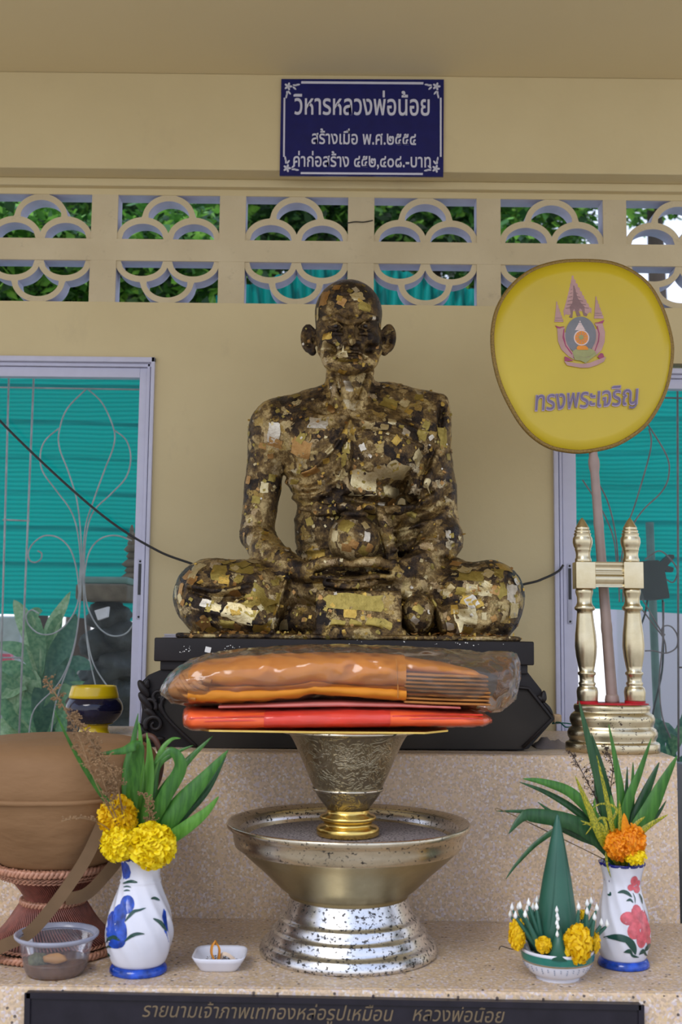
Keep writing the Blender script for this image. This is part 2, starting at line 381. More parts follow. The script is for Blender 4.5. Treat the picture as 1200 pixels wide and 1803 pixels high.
# moulded fish-scale blocks
def bell(x, c, rx, ry): t = 1-((x-c)/rx)**2; return ry*math.sqrt(t) if t > 0 else -1.0
def vent_block(xa, xb, z0, z1):
    w = (xb-xa)/2; cx = (xa+xb)/2; h = z1-z0; s = w/90.0; sv = abs(h)/78.0
    Ri, Ro, Hi, Ho, CB = 37*s, 47*s, 28*sv, 39.5*sv, 37*sv
    H = abs(h); holes = []
    A, B = -45*s, 45*s; N_ = 22
    for c in (A, B):
        xs = [c-Ri+2*Ri*i/N_ for i in range(N_+1)]
        top = [(x, max(0.0, bell(x, c, Ri, Hi))) for x in xs]
        holes.append([(x, z) for x, z in top])
    low = lambda x: max(bell(x, A, Ro, Ho), bell(x, B, Ro, Ho), 0)
    Hc = 31*sv; Hco = H-CB+1*sv
    xs = [-Ri+2*Ri*i/60 for i in range(61)]
    ok = [x for x in xs if CB+bell(x, 0, Ri, Hc) > low(x)+0.0003 and bell(x, 0, Ri, Hc) >= 0]
    holes.append([(x, CB+bell(x, 0, Ri, Hc)) for x in ok]+[(x, low(x)) for x in reversed(ok)])
    for sg in (-1, 1):
        xs = [-w+(w)*i/60 for i in range(61)]
        lw = lambda x: max(low(x), (CB+bell(x, 0, Ro, Hco)) if bell(x, 0, Ro, Hco) >= 0 else 0)
        ok = [x for x in xs if lw(x) < H-0.0005 and x < -12*s]
        poly = [(x, H) for x in ok]+[(x, lw(x)) for x in reversed(ok)]
        holes.append([(sg*x, z) for x, z in poly])
    cu = bpy.data.curves.new('b', 'CURVE'); cu.dimensions = '2D'; cu.fill_mode = 'BOTH'; cu.extrude = TW/2-0.002
    up = 1 if z1 > z0 else -1
    def add(poly):
        sp = cu.splines.new('POLY'); sp.points.add(len(poly)-1); sp.use_cyclic_u = True
        for i, (x, z) in enumerate(poly): sp.points[i].co = (x, z*up, 0, 1)
    add([(-w, 0), (w, 0), (w, H), (-w, H)])
    e = 0.0004
    for hh in holes:
        add([(min(max(x, -w+e), w-e), min(max(z, e), H-e)) for x, z in hh])
    o = link(bpy.data.objects.new('b', cu)); bpy.context.view_layer.update()
    me = bpy.data.meshes.new_from_object(o.evaluated_get(bpy.context.evaluated_depsgraph_get())); COL.objects.unlink(o); bpy.data.objects.remove(o)
    V = [(cx+v.co.x, YW+TW/2+v.co.z*-1+0.001, z0+v.co.y) for v in me.vertices]
    F = [tuple(p.vertices) for p in me.polygons]
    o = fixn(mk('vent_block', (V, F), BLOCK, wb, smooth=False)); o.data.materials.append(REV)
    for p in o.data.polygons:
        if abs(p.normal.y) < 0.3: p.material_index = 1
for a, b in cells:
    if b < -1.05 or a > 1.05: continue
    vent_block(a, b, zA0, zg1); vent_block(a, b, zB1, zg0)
# upper and lower altar steps
stepx1 = P(1192, 1340, YR).x
alt = struct(empty('floor', (0, YF, 0.0)))
sxa, sxb = P(112, 1290, 2.7).x, P(1150, 1320, 2.6).x
st2 = struct(mk('altar_step', cat(box(-2.2, stepx1, YR, 2.60, 0.0, Z1, 0.006), box(sxa, sxb, 2.58, YW-0.02, 0.0, Z1-0.0005, 0.004)), TERR, smooth=True, auto=35))
st2.name = 'altar_upper_step'
st1 = struct(mk('altar_lower_step', box(-2.2, 1.6, YF, YR-0.0005, 0.0, Z0, 0.008), TERR, smooth=True, auto=35))
mk('tread', box(-2.2, 1.6, YF+0.012, YR-0.001, Z0-0.01, Z0+0.0008), TERR2, st1, smooth=False)
mk('tread', box(-2.2, stepx1-0.008, YR+0.01, 2.594, Z1-0.01, Z1+0.0008), TERR2, st2, smooth=False)
mk('tread', box(sxa+.006, sxb-.006, 2.594, YW-.026, Z1-0.01, Z1+0.0008), TERR2, st2, smooth=False)
bpy.data.objects.remove(alt)
GRND = simple('pale_ground', (0.48, 0.42, 0.34), 0.9, var=0.2, nscale=2)
struct(mk('floor', box(-14, 14, -10, 16, -0.1, 0.0), GRND, smooth=False))

# ---------------------------------------------------------------- windows
def window(name, xw, side, ztop, labeln):
    """side=-1: window lies left of xw, +1 right of it"""
    zb = Z1-0.3; far = xw+side*1.1
    fy0, fy1 = YW-0.012, YW+0.055
    ro = empty(name, (xw, YW, zb)); ro['kind'] = 'structure'
    t = 0.010 if side < 0 else 0.012
    def bx(n, a, b, y0, y1, z0, z1, mat=ALU, bev=0.0015): return mk(n, box(a, b, y0, y1, z0, z1, bev), mat, ro, smooth=True, auto=30)
    bx('frame_jamb', xw, xw+side*t, fy0, fy1, zb, ztop)
    bx('frame_jamb', xw+side*t*1.4, xw+side*(t+0.012), YW+0.002, fy1, zb, ztop-0.012)
    bx('frame_head', xw, far, fy0, fy1, ztop-0.014, ztop)
    bx('frame_head', xw+side*t, far, YW+0.002, fy1, ztop-0.024, ztop-0.0145)
    g = 0.024 if side < 0 else 0.027
    s0 = xw+side*(g); s1 = s0+side*0.037
    if side < 0: s0 = xw+side*0.014; s1 = s0+side*0.030
    bx('sash_stile', s0, s1, YW+0.012, YW+0.042, zb+0.002, ztop-0.025)
    bx('sash_rail', s1, far, YW+0.012, YW+0.042, ztop-0.052, ztop-0.025)
    bx('sash_rail', s1, far, YW+0.012, YW+0.042, zb+0.001, zb+0.012)
    mk('glass_pane', box(s1, far, YW+0.025, YW+0.029, zb+0.010, ztop-0.05), GLASS, ro, smooth=False)
    xc = (s0+s1)/2+side*-0.002; z1 = P(600, 988, YW).z; z0 = P(600, 1094, YW).z
    l = bx('latch_plate', xc-0.0065, xc+0.0065, YW+0.0085, YW+0.0125, z0, z1, simple('latch_grey'+name, (0.42, 0.42, 0.50), 0.4, 0.1))
    mk('latch_slot', box(xc-0.004, xc+0.004, YW+0.0075, YW+0.0088, z0+0.065, z1-0.012), CABLE, l, smooth=False)
    for zz in (z0+0.006, z1-0.006): mk('screw', lathe_y((xc, YW+0.0080, zz), [(0.003, 0), (0.003, 0.0010)]), CABLE, l)
    return ro
def lathe_y(c, prof, n=16):
    """little disc along -Y"""
    V = []; F = []
    for r, d in prof:
        for i in range(n): a = 2*PI*i/n; V.append((c[0]+r*math.cos(a), c[1]+d, c[2]+r*math.sin(a)))
    for j in range(len(prof)-1):
        for i in range(n): k = (i+1) % n; F.append((j*n+i, j*n+k, (j+1)*n+k, (j+1)*n+i))
    F.append(tuple(range(n))); F.append(tuple(range((len(prof)-1)*n, len(prof)*n))[::-1]); return V, F
window('window_1', P(266, 900, YW).x, -1, P(130, 629, YW).z, 'left')
window('window_2', P(974, 900, YW).x, 1, P(1190, 650, YW).z, 'right')

# ---------------------------------------------------------------- blue sign on beam
YS_ = YB-0.006
sign = empty('wall_sign', P(637, 311, YS_), 'dark blue rectangular sign with white lettering and floral corners on the beam', 'sign')
pprism('panel', [(495, 139), (781, 140), (780, 311), (492, 309)], YS_, 0.006, BLUE, sign)
for nm, pp in (('border_line', [(530, 143), (745, 144.5), (745, 148.5), (530, 147)]), ('border_line', [(529, 303), (744, 304.5), (744, 308), (529, 306.5)]),
               ('border_line', [(499, 172), (502, 172), (501, 276), (498, 276)]), ('border_line', [(774, 172), (777, 172), (777, 276), (774, 276)])):
    pprism(nm, pp, YS_-0.0008, 0.0012, SIGNW, sign)
def corner(cx, cy, sx, sy):
    pr = []
    def pet(x, y, rx, ry, a):
        o = []
        for i in range(10):
            t = 2*PI*i/10; u = rx*math.cos(t); v = ry*math.sin(t)
            o.append((x+u*math.cos(a)-v*math.sin(a), y+u*math.sin(a)+v*math.cos(a)))
        out = [(P(px, py, YS_-0.0009).x, P(px, py, YS_-0.0009).z) for px, py in o]; pr.append(prism(out, YS_-0.0009, YS_+0.0003))
    for k in range(5): a = k*2*PI/5; pet(cx+4.2*math.cos(a), cy+4.2*math.sin(a), 3.0, 1.9, a)
    pet(cx, cy, 1.3, 1.3, 0)
    for dx, dy, a in ((12, -2, 0.1), (17, -3, -0.1), (11, 3, 0.7), (-2, 12, 1.5), (-3, 17, 1.7), (2, 11, 0.9)):
        pet(cx+dx*sx, cy+dy*sy, 4.2, 1.6, a if sx*sy > 0 else -a)
    mk('corner_flower', cat(*pr), SIGNW, sign, smooth=False)
corner(507, 152, 1, 1); corner(768, 152, -1, 1); corner(505, 296, 1, -1); corner(767, 297, -1, -1)
text('lettering', 'วิหารหลวงพ่อน้อย', (516, 201), (756, 203), YS_-0.001, 30, SIGNW, sign, 0.0006, weight=0.012)
text('lettering', 'สร้างเมื่อ พ.ศ.๒๕๕๔', (548, 253), (732, 255), YS_-0.001, 19, SIGNW, sign, 0.0006, weight=0.012)
text('lettering', 'ค่าก่อสร้าง ๔๕๒,๔๐๘.-บาท', (516, 293), (758, 294.5), YS_-0.001, 19, SIGNW, sign, 0.0006, weight=0.012)

# ---------------------------------------------------------------- statue (signed distance sculpt, surface nets)
YS = 2.71
class Field:
    def __init__(s, xs, ys, zs):
        s.a = (xs, ys, zs); s.F = np.full((len(xs), len(ys), len(zs)), 0.2, np.float32)
    def reg(s, lo, hi):
        r = []
        for k in range(3):
            i0 = np.searchsorted(s.a[k], lo[k]); i1 = np.searchsorted(s.a[k], hi[k]); r.append(slice(max(0, i0-1), min(len(s.a[k]), i1+1)))
        X = s.a[0][r[0]][:, None, None]; Y = s.a[1][r[1]][None, :, None]; Z = s.a[2][r[2]][None, None, :]
        return tuple(r), X, Y, Z
    def add(s, fn, lo, hi, k, sub=False):
        pad = k+0.012; sl, X, Y, Z = s.reg([v-pad for v in lo], [v+pad for v in hi])
        d = fn(X, Y, Z).astype(np.float32); f = s.F[sl]
        if f.size == 0: return
        if sub:
            d = -d; h = np.clip(0.5-0.5*(f-d)/k, 0, 1); s.F[sl] = f*(1-h)+d*h+k*h*(1-h)
        else:
            h = np.clip(0.5+0.5*(f-d)/k, 0, 1); s.F[sl] = f*(1-h)+d*h-k*h*(1-h)
    def ell(s, c, r, k=0.01, rot=None, sub=False):
        c = Vector(c); R = rot.to_matrix() if rot else Matrix.Identity(3); Ri = R.transposed()
        def fn(X, Y, Z):
            x, y, z = X-c.x, Y-c.y, Z-c.z
            a = [Ri[i][0]*x+Ri[i][1]*y+Ri[i][2]*z for i in range(3)]
            k0 = np.sqrt((a[0]/r[0])**2+(a[1]/r[1])**2+(a[2]/r[2])**2); k1 = np.sqrt((a[0]/r[0]**2)**2+(a[1]/r[1]**2)**2+(a[2]/r[2]**2)**2)+1e-9
            return k0*(k0-1)/k1
        mr = max(r) if rot else None
        rr = (mr, mr, mr) if rot else r
        s.add(fn, [c[i]-rr[i] for i in range(3)], [c[i]+rr[i] for i in range(3)], k, sub)
    def cap(s, a, b, ra, rb, k=0.01, sub=False):
        a = Vector(a); b = Vector(b); d = b-a; L2 = d.dot(d)
        def fn(X, Y, Z):
            t = np.clip(((X-a.x)*d.x+(Y-a.y)*d.y+(Z-a.z)*d.z)/L2, 0, 1)
            return np.sqrt((X-a.x-t*d.x)**2+(Y-a.y-t*d.y)**2+(Z-a.z-t*d.z)**2)-(ra+(rb-ra)*t)
        mr = max(ra, rb)
        s.add(fn, [min(a[i], b[i])-mr for i in range(3)], [max(a[i], b[i])+mr for i in range(3)], k, sub)
    def chain(s, pts, rs, k=0.006, sub=False):
        for i in range(len(pts)-1): s.cap(pts[i], pts[i+1], rs[i], rs[i+1], k, sub)
    def bx(s, lo, hi, rad, k=0.006, shear=0.0):
        c = [(lo[i]+hi[i])/2 for i in range(3)]; h = [(hi[i]-lo[i])/2-rad for i in range(3)]
        def fn(X, Y, Z):
            Yq = Y-shear*(Z-c[2])
            qx, qy, qz = np.abs(X-c[0])-h[0], np.abs(Yq-c[1])-h[1], np.abs(Z-c[2])-h[2]
            return np.sqrt(np.maximum(qx, 0)**2+np.maximum(qy, 0)**2+np.maximum(qz, 0)**2)+np.minimum(np.maximum(qx, np.maximum(qy, qz)), 0)-rad
        s.add(fn, lo, hi, k)
    def ridge(s, pts, amp, sig, ymax, Yp=None):
        """raise (amp>0) or groove a front-facing polyline given in photo px"""
        q = [P(x, y, Yp or YS-0.08) for x, y in pts]
        q = crom(q, 5)
        lo = [min(p.x for p in q)-3*sig, s.a[1][0], min(p.z for p in q)-3*sig]; hi = [max(p.x for p in q)+3*sig, ymax, max(p.z for p in q)+3*sig]
        sl, X, Y, Z = s.reg(lo, hi)
        X2 = X[:, :, :]; D = np.full((X.shape[0], 1, Z.shape[2]), 9.0)
        for i in range(len(q)-1):
            a, b = q[i], q[i+1]; dx, dz = b.x-a.x, b.z-a.z; L2 = dx*dx+dz*dz+1e-12
            t = np.clip(((X-a.x)*dx+(Z-a.z)*dz)/L2, 0, 1); D = np.minimum(D, np.sqrt((X-a.x-t*dx)**2+(Z-a.z-t*dz)**2))
        g = amp*np.exp(-(D/sig)**2)*np.clip((ymax-Y)/0.02, 0, 1)
        s.F[sl] -= g.astype(np.float32)
def surface_nets(Fd, xs, ys, zs):
    S = Fd < 0
    nx, ny, nz = S.shape
    C = np.zeros((nx-1, ny-1, nz-1), np.int8)
    for a in (0, 1):
        for b in (0, 1):
            for c in (0, 1): C += S[a:nx-1+a, b:ny-1+b, c:nz-1+c]
    act = (C > 0) & (C < 8); I, J, K = np.nonzero(act); Nn = len(I)
    idx = np.full(act.shape, -1, np.int32); idx[I, J, K] = np.arange(Nn)
    cor = [(a, b, c) for a in (0, 1) for b in (0, 1) for c in (0, 1)]
    val = {q: Fd[I+q[0], J+q[1], K+q[2]].astype(np.float64) for q in cor}
    acc = np.zeros((Nn, 3)); cnt = np.zeros(Nn)
    for p in cor:
        for ax in range(3):
            if p[ax] == 0:
                q = list(p); q[ax] = 1; q = tuple(q); va, vb = val[p], val[q]
                msk = (va < 0) != (vb < 0); t = np.where(msk, va/(va-vb+1e-20), 0)
                for d in range(3): acc[:, d] += np.where(msk, p[d]+(t if d == ax else 0), 0)
                cnt += msk
    acc /= cnt[:, None]
    V = np.empty((Nn, 3))
    for d, (A, ii) in enumerate(((xs, I), (ys, J), (zs, K))): V[:, d] = A[ii]+(A[ii+1]-A[ii])*acc[:, d]
    Fs = []
    for ax in range(3):
        s0 = [slice(None)]*3; s1 = [slice(None)]*3; s0[ax] = slice(0, -1); s1[ax] = slice(1, None)
        A, B = S[tuple(s0)], S[tuple(s1)]; e = A != B
        u, v = [(1, 2), (2, 0), (0, 1)][ax]
        ii = np.array(np.nonzero(e)); ok = (ii[u] > 0) & (ii[v] > 0)
        for d in (u, v): ok &= ii[d] < S.shape[d]-1
        ii = ii[:, ok]; fl = A[tuple(ii)]
        def at(du, dv):
            j = [x.copy() for x in ii]; j[u] -= du; j[v] -= dv; return idx[tuple(j)]
        q = np.stack([at(1, 1), at(0, 1), at(0, 0), at(1, 0)], 1)
        q[~fl] = q[~fl][:, ::-1]; Fs.append(q)
    Q = np.concatenate(Fs); Q = Q[(Q >= 0).all(1)]
    return V, Q
def axis(segs):
    out = []
    for a, b, h in segs:
        n = max(1, int(round((b-a)/h))); out += list(np.linspace(a, b, n, endpoint=False))
    return np.array(out+[segs[-1][1]])
zped = P(600, 1126, 2.47).z
def q(px, py, dy=0.0): return P(px, py, YS+dy)
HX = q(613, 565).x; ZN = q(613, 665).z
xs = axis([(q(285, 1000).x, HX-0.115, 0.0031), (HX-0.115, HX+0.115, 0.0017), (HX+0.115, q(945, 1000).x, 0.0031)])
ys = axis([(YS-0.27, YS-0.03, 0.0023), (YS-0.03, YS+0.2, 0.004)])
zs = axis([(zped-0.01, ZN, 0.0030), (ZN, q(613, 478).z, 0.0017)])
B = Field(xs, ys, zs)
V3 = Vector
# torso
B.ell(q(610, 800, 0.02), (0.158, 0.105, 0.150), 0.03)
B.ell(q(612, 930, 0.02), (0.128, 0.095, 0.150), 0.04)
B.ell(q(612, 1030, 0.04), (0.200, 0.13, 0.075), 0.04)
B.cap(q(500, 748, 0.02), q(735, 745, 0.02), 0.062, 0.062, 0.05)
B.ell(q(565, 775, -0.03), (0.078, 0.055, 0.070), 0.03); B.ell(q(675, 790, -0.04), (0.090, 0.062, 0.085), 0.03)
B.cap(q(590, 706, 0.025), q(498, 738, 0.025), 0.048, 0.043, 0.030); B.cap(q(640, 704, 0.025), q(752, 730, 0.025), 0.050, 0.050, 0.030)
# collarbones, hollow
B.cap(q(600, 742, -0.062), q(505, 728, -0.02), 0.012, 0.010, 0.014)
B.ell(q(575, 722, -0.055), (0.030, 0.022, 0.014), 0.015, sub=True)
# arms: image-left bare, image-right sleeved
B.ell(q(478, 762, 0.02), (0.056, 0.060, 0.072), 0.030)
B.chain([q(474, 765, 0.02), q(462, 860, 0.035), q(452, 940, 0.02)], [0.049, 0.043, 0.041], 0.012)
B.chain([q(452, 940, 0.02), q(472, 975, -0.04), q(505, 995, -0.09), q(532, 1006, -0.125)], [0.041, 0.040, 0.031, 0.023], 0.008)
B.ell(q(745, 765, 0.015), (0.062, 0.065, 0.078), 0.03)
B.chain([q(750, 765, 0.01), q(762, 860, 0.02), q(768, 940, 0.0)], [0.056, 0.054, 0.056], 0.015)
B.ell(q(772, 950, -0.02), (0.058, 0.062, 0.060), 0.015)
B.chain([q(772, 955, -0.03), q(735, 1000, -0.10), q(705, 1012, -0.13)], [0.045, 0.036, 0.028], 0.010)
B.cap(q(715, 1040, -0.12), q(800, 1000, -0.06), 0.028, 0.026, 0.012)
# robe corner standing off the image-right shoulder
B.cap(q(690, 712, .03), q(756, 728, .03), .052, .042, .02)
B.bx(q(740, 760, 0.07)-V3((0, .09, 0)), q(782, 706, 0.07)+V3((0, 0.0, 0)), 0.014, 0.022)
B.ell(q(738, 925, 0.02), (0.038, 0.06, 0.095), 0.015)
B.ell(q(742, 860, 0.0), (0.040, 0.07, 0.070), 0.015)
# legs
B.ell(q(372, 1050, -0.065), (0.088, 0.095, 0.088), 0.02); B.ell(q(432, 1052, -0.075), (0.122, 0.090, 0.088), 0.02)
B.cap(q(380, 1050, -0.05), q(560, 1045, 0.0), 0.080, 0.066, 0.02)
B.cap(q(375, 1085, -0.10), q(455, 1088, -0.15), 0.052, 0.040, 0.03)
B.ell(q(862, 1052, -0.065), (0.080, 0.095, 0.086), 0.02); B.ell(q(818, 1056, -0.075), (0.095, 0.088, 0.080), 0.02)
B.cap(q(852, 1052, -0.05), q(680, 1045, 0.0), 0.078, 0.060, 0.02)
B.cap(q(868, 1090, -0.10), q(800, 1092, -0.15), 0.050, 0.040, 0.03)
B.cap(q(500, 1092, -0.07), q(600, 1094, -0.09), 0.036, 0.032, 0.012)      # shin in the dark recess
B.ell(q(735, 1082, -0.16), (0.036, 0.045, 0.046), 0.008)                  # heel
B.cap(q(735, 1085, -0.10), q(790, 1080, -0.06), 0.045, 0.05, 0.015)
# lap, cloth panel, cushion rim, plinth
B.ell(q(612, 1045, -0.05), (0.150, 0.11, 0.045), 0.02)
pa, pb = q(560, 1112, -0.205), q(704, 1040, -0.205)
B.bx((pa.x-0.006, YS-0.205, pa.z), (pb.x+0.004, YS-0.03, pb.z), 0.006, 0.005, shear=0.22)
B.chain([q(556, 1117, -0.20), q(590, 1112, -0.215), q(650, 1113, -0.215), q(708, 1116, -0.20)], [0.010, 0.013, 0.012, 0.010], 0.004)
B.bx((q(322, 1120, -0.1).x, YS-0.225, zped), (q(902, 1120, -0.1).x, YS+0.17, zped+0.010), 0.004, 0.006)
# hands in the lap, thumbs in front
def hand(s, wx, tipx, cx):
    D = 1 if s > 0 else -1
    B.ell(q(wx+D*28, 1014, -0.140), (0.044, 0.036, 0.016), 0.010)
    for i, (dy, py) in enumerate(((-0.175, 1030), (-0.158, 1027), (-0.140, 1024), (-0.124, 1022))):
        o = 0 if s > 0 else -9
        B.chain([q(wx+D*42, py+o-4, dy), q(wx+D*80, py+o+4, dy-0.004), q(wx+D*112, py+o+2, dy), q(wx+D*(132-5*abs(i-1.3)), py+o-4, dy+0.004)], [0.0112, 0.0105, 0.0098, 0.0082], 0.003)
    B.chain([q(wx+D*8, 1003, -0.150), q(wx+D*36, 990, -0.176), q(wx+D*62, 989, -0.186), q(cx, 994, -0.184)], [0.016, 0.0125, 0.0105, 0.0085], 0.005)
hand(1, 533, 0, 614); hand(-1, 702, 0, 620)
B.ridge([(556, 1010), (590, 1006), (620, 1010), (655, 1006), (684, 1008)], -0.016, 0.0045, YS-0.10, YS-0.17)
B.ridge([(575, 1022), (620, 1026), (665, 1020)], -0.008, 0.0022, YS-0.10, YS-0.17)
B.ridge([(572, 1036), (620, 1040), (668, 1032)], -0.006, 0.002, YS-0.10, YS-0.17)
# waist sash, knot and pleats
B.ell(q(714, 950, 0.02), (0.036, 0.075, 0.075), 0.012)
B.chain([q(530, 895, -0.060), q(560, 896, -0.085), q(620, 898, -0.095), q(700, 897, -0.085), q(735, 892, -0.05)], [0.006, 0.012, 0.012, 0.012, 0.008], 0.010)
B.ell(q(608, 893, -0.105), (0.020, 0.014, 0.013), 0.006); B.ell(q(650, 890, -0.105), (0.018, 0.014, 0.014), 0.006)
B.chain([q(668, 900, -0.10), q(680, 940, -0.11), q(690, 990, -0.10)], [0.011, 0.014, 0.016], 0.006)
for i in range(6):
    y = 868+i*19 if i > 1 else 855+i*14
    B.ridge([(500+i*2, y), (535, y+5), (585, y+random.randint(-3, 5))], random.uniform(.002, .006), random.uniform(.005, .009), YS+0.02)
    B.ridge([(690, y+26), (720, y+22), (742, y+14)], 0.006, 0.006, YS+0.02)
# robe layers and folds
for pl, a, sg in (([(500, 842), (545, 858), (585, 835), (612, 780)], 0.0105, 0.009), ([(505, 868), (560, 872), (600, 845), (616, 800)], 0.0095, 0.008),
                  ([(500, 822), (540, 830), (580, 800), (606, 762), (618, 740)], 0.008, 0.006), ([(520, 800), (560, 792), (600, 752)], 0.003, 0.006),
                  ([(616, 745), (613, 800), (610, 865)], 0.011, 0.008), ([(633, 760), (690, 768), (745, 785)], 0.005, 0.004), ([(640, 742), (700, 745), (752, 760)], 0.003, 0.004),
                  ([(781, 712), (772, 770), (755, 815), (740, 850), (735, 884)], -0.012, 0.007), ([(772, 760), (765, 810), (748, 850)], 0.006, 0.008), ([(785, 800), (780, 850), (745, 885)], 0.006, 0.009),
                  ([(790, 860), (770, 890), (735, 905)], -0.007, 0.008), ([(795, 890), (760, 915), (730, 925)], 0.006, 0.009), ([(800, 930), (770, 955), (740, 950)], 0.005, 0.009),
                  ([(610, 875), (660, 884), (720, 880), (760, 862)], -0.014, 0.009), ([(620, 860), (670, 868), (725, 862)], 0.006, 0.010), ([(748, 985), (790, 985)], -0.005, 0.007),
                  ([(600, 870), (590, 888)], 0.004, 0.006), ([(565, 870), (552, 890)], 0.004, 0.006), ([(650, 800), (640, 850)], 0.002, 0.010)):
    B.ridge(pl, a, sg, YS+0.03)
for pl, a, sg in (([(335, 1040), (380, 1052), (430, 1050)], -0.011, 0.006), ([(330, 1030), (380, 1040), (440, 1032)], 0.008, 0.007), ([(340, 1070), (400, 1082), (460, 1068)], 0.0035, 0.008),
                  ([(350, 1095), (420, 1100), (475, 1095)], 0.003, 0.006), ([(503, 1022), (492, 1060), (482, 1112)], 0.012, 0.006), ([(760, 1050), (772, 1080), (778, 1110)], 0.010, 0.006),
                  ([(775, 1040), (830, 1052), (880, 1030)], 0.004, 0.008), ([(800, 1085), (850, 1100), (890, 1080)], 0.004, 0.009), ([(890, 1010), (905, 1050), (895, 1090)], -0.003, 0.006)):
    B.ridge(pl, a, sg, YS, YS-0.15)
# neck
B.chain([q(614, 600, 0.012), q(615, 660, 0.008), q(614, 735, 0.020)], [0.055, 0.054, 0.066], 0.014)
for a, b, c in (((582, 655), (590, 700), (602, 742)), ((652, 655), (640, 700), (624, 742))):
    B.chain([q(*a, -0.030), q(*b, -0.052), q(*c, -0.064)], [0.009, 0.009, 0.008], 0.008)
B.chain([q(607, 668, -0.048), q(610, 710, -0.062), q(612, 740, -0.062)], [0.012, 0.009, 0.006], 0.008)
B.ell(q(613, 690, -0.056), (0.014, 0.013, 0.016), 0.010)
# head
B.ell(q(613, 553, 0.0), (0.0825, 0.098, 0.082), 0.012)
B.ell(q(613, 592, -0.018), (0.0785, 0.080, 0.076), 0.020)
B.ell(q(616, 622, -0.028), (0.064, 0.062, 0.047), 0.018)
B.ell(q(616, 642, -0.066), (0.032, 0.024, 0.019), 0.016)
HF = -0.098
for sx in (-1, 1):
    cx = 617+sx*26
    B.ell(q(cx, 573, HF-0.008), (0.0225, 0.021, 0.0150), 0.008, sub=True)
    B.chain([q(cx-sx*18, 566, HF-0.006), q(cx-sx*2, 558, HF-0.009), q(cx+sx*20, 561, HF+0.012)], [0.0075, 0.0085, 0.0065], 0.007)
    B.ell(q(cx, 574, HF+0.015), (0.0155, 0.0150, 0.0130), 0.002)
    B.chain([q(cx-sx*13, 576, HF+0.0045), q(cx-sx*2, 568.5, HF-0.0010), q(cx+sx*14, 575, HF+0.008)], [0.0024, 0.0034, 0.0024], 0.0015)
    B.chain([q(cx-sx*13, 576, HF+0.0045), q(cx, 580.5, HF+0.0010), q(cx+sx*14, 575, HF+0.008)], [0.0020, 0.0028, 0.0020], 0.0015)
    B.chain([q(cx-sx*10, 588, HF+0.001), q(cx+sx*8, 587, HF+0.006)], [0.0035, 0.0035], 0.005)
    B.ell(q(cx+sx*10, 598, HF+0.028), (0.022, 0.020, 0.017), 0.014)               # cheekbone
    B.ell(q(cx+sx*7, 621, HF+0.030), (0.014, 0.016, 0.016), 0.016, sub=True)    # hollow cheek
    B.ell(q(619+sx*10, 604, HF-0.013), (0.0092, 0.0105, 0.0072), 0.004)          # nostril wing
    B.ell(q(619+sx*7, 610, HF-0.020), (0.0034, 0.0045, 0.0030), 0.002, sub=True)
    B.chain([q(617+sx*15, 604, HF-0.001), q(616+sx*28, 622, HF+0.009)], [0.0034, 0.0045], 0.004, sub=True)
    B.chain([q(616+sx*47, 618, HF+0.058), q(616+sx*35, 636, HF+0.040), q(616+sx*14, 645, HF+0.026)], [0.011, 0.013, 0.014], 0.022)
    ex = 613+sx*70; ez = 599; B.cap(q(613+sx*52, 600, .018), q(ex-sx*6, 600, .016), .016, .010, .008)
    R = Matrix.Rotation(sx*math.radians(-32), 4, 'Z')
    from mathutils import Euler
    eu = Euler((0, sx*math.radians(8), sx*math.radians(28)))
    B.ell(q(ex, ez-3, 0.012), (0.0225, 0.0090, 0.0370), 0.008, rot=eu)
    B.ell(q(ex+sx*1, ez-5, -0.001), (0.0155, 0.0155, 0.0285), 0.003, rot=eu, sub=True)
    B.chain([q(ex-sx*10, ez-8, 0.006), q(ex-sx*3, ez-2, 0.004), q(ex-sx*6, ez+9, 0.006)], [0.0026, 0.0026, 0.0024], 0.002)
    B.ell(q(ex-sx*7, ez+21, 0.010), (0.0095, 0.0065, 0.0095), 0.006)
B.chain([q(617, 561, HF-0.003), q(618, 580, HF-0.014), q(619, 599, HF-0.027)], [0.0075, 0.0082, 0.0100], 0.006)
B.ell(q(619, 602, HF-0.027), (0.0112, 0.0105, 0.0090), 0.004)
B.ell(q(616, 623, HF+0.006), (0.030, 0.018, 0.018), 0.014)
B.chain([q(593, 627, HF+0.001), q(604, 621, HF-0.009), q(617, 620, HF-0.012), q(630, 621, HF-0.009), q(641, 627, HF+0.001)], [0.0028, 0.0046, 0.0044, 0.0046, 0.0028], 0.003)
B.chain([q(598, 630, HF+0.001), q(617, 630.5, HF-0.009), q(636, 630, HF+0.001)], [0.0030, 0.0060, 0.0030], 0.003)
B.ridge([(590, 629), (602, 625.5), (617, 625), (632, 625.5), (644, 629)], -0.0050, 0.0020, YS-0.05, YS-0.10)
B.ridge([(600, 637), (617, 635.5), (634, 637)], -0.003, 0.003, YS-0.05, YS-0.10)
for y in (520, 532, 543): B.ridge([(578, y+3), (616, y), (655, y+3)], -0.0012, 0.0022, YS-0.04, YS-0.09)
B.ridge([(611, 548), (612, 562)], -0.002, 0.0018, YS-0.05, YS-0.10); B.ridge([(621, 548), (620, 562)], -0.002, 0.0018, YS-0.05, YS-0.10)
B.F[:, :, 0:2] = 0.01; B.F[0] = .01; B.F[-1] = .01; B.F[:, -1] = .01; B.F[:, 0] = .01
SV, SQ = surface_nets(B.F, xs, ys, zs)
del B
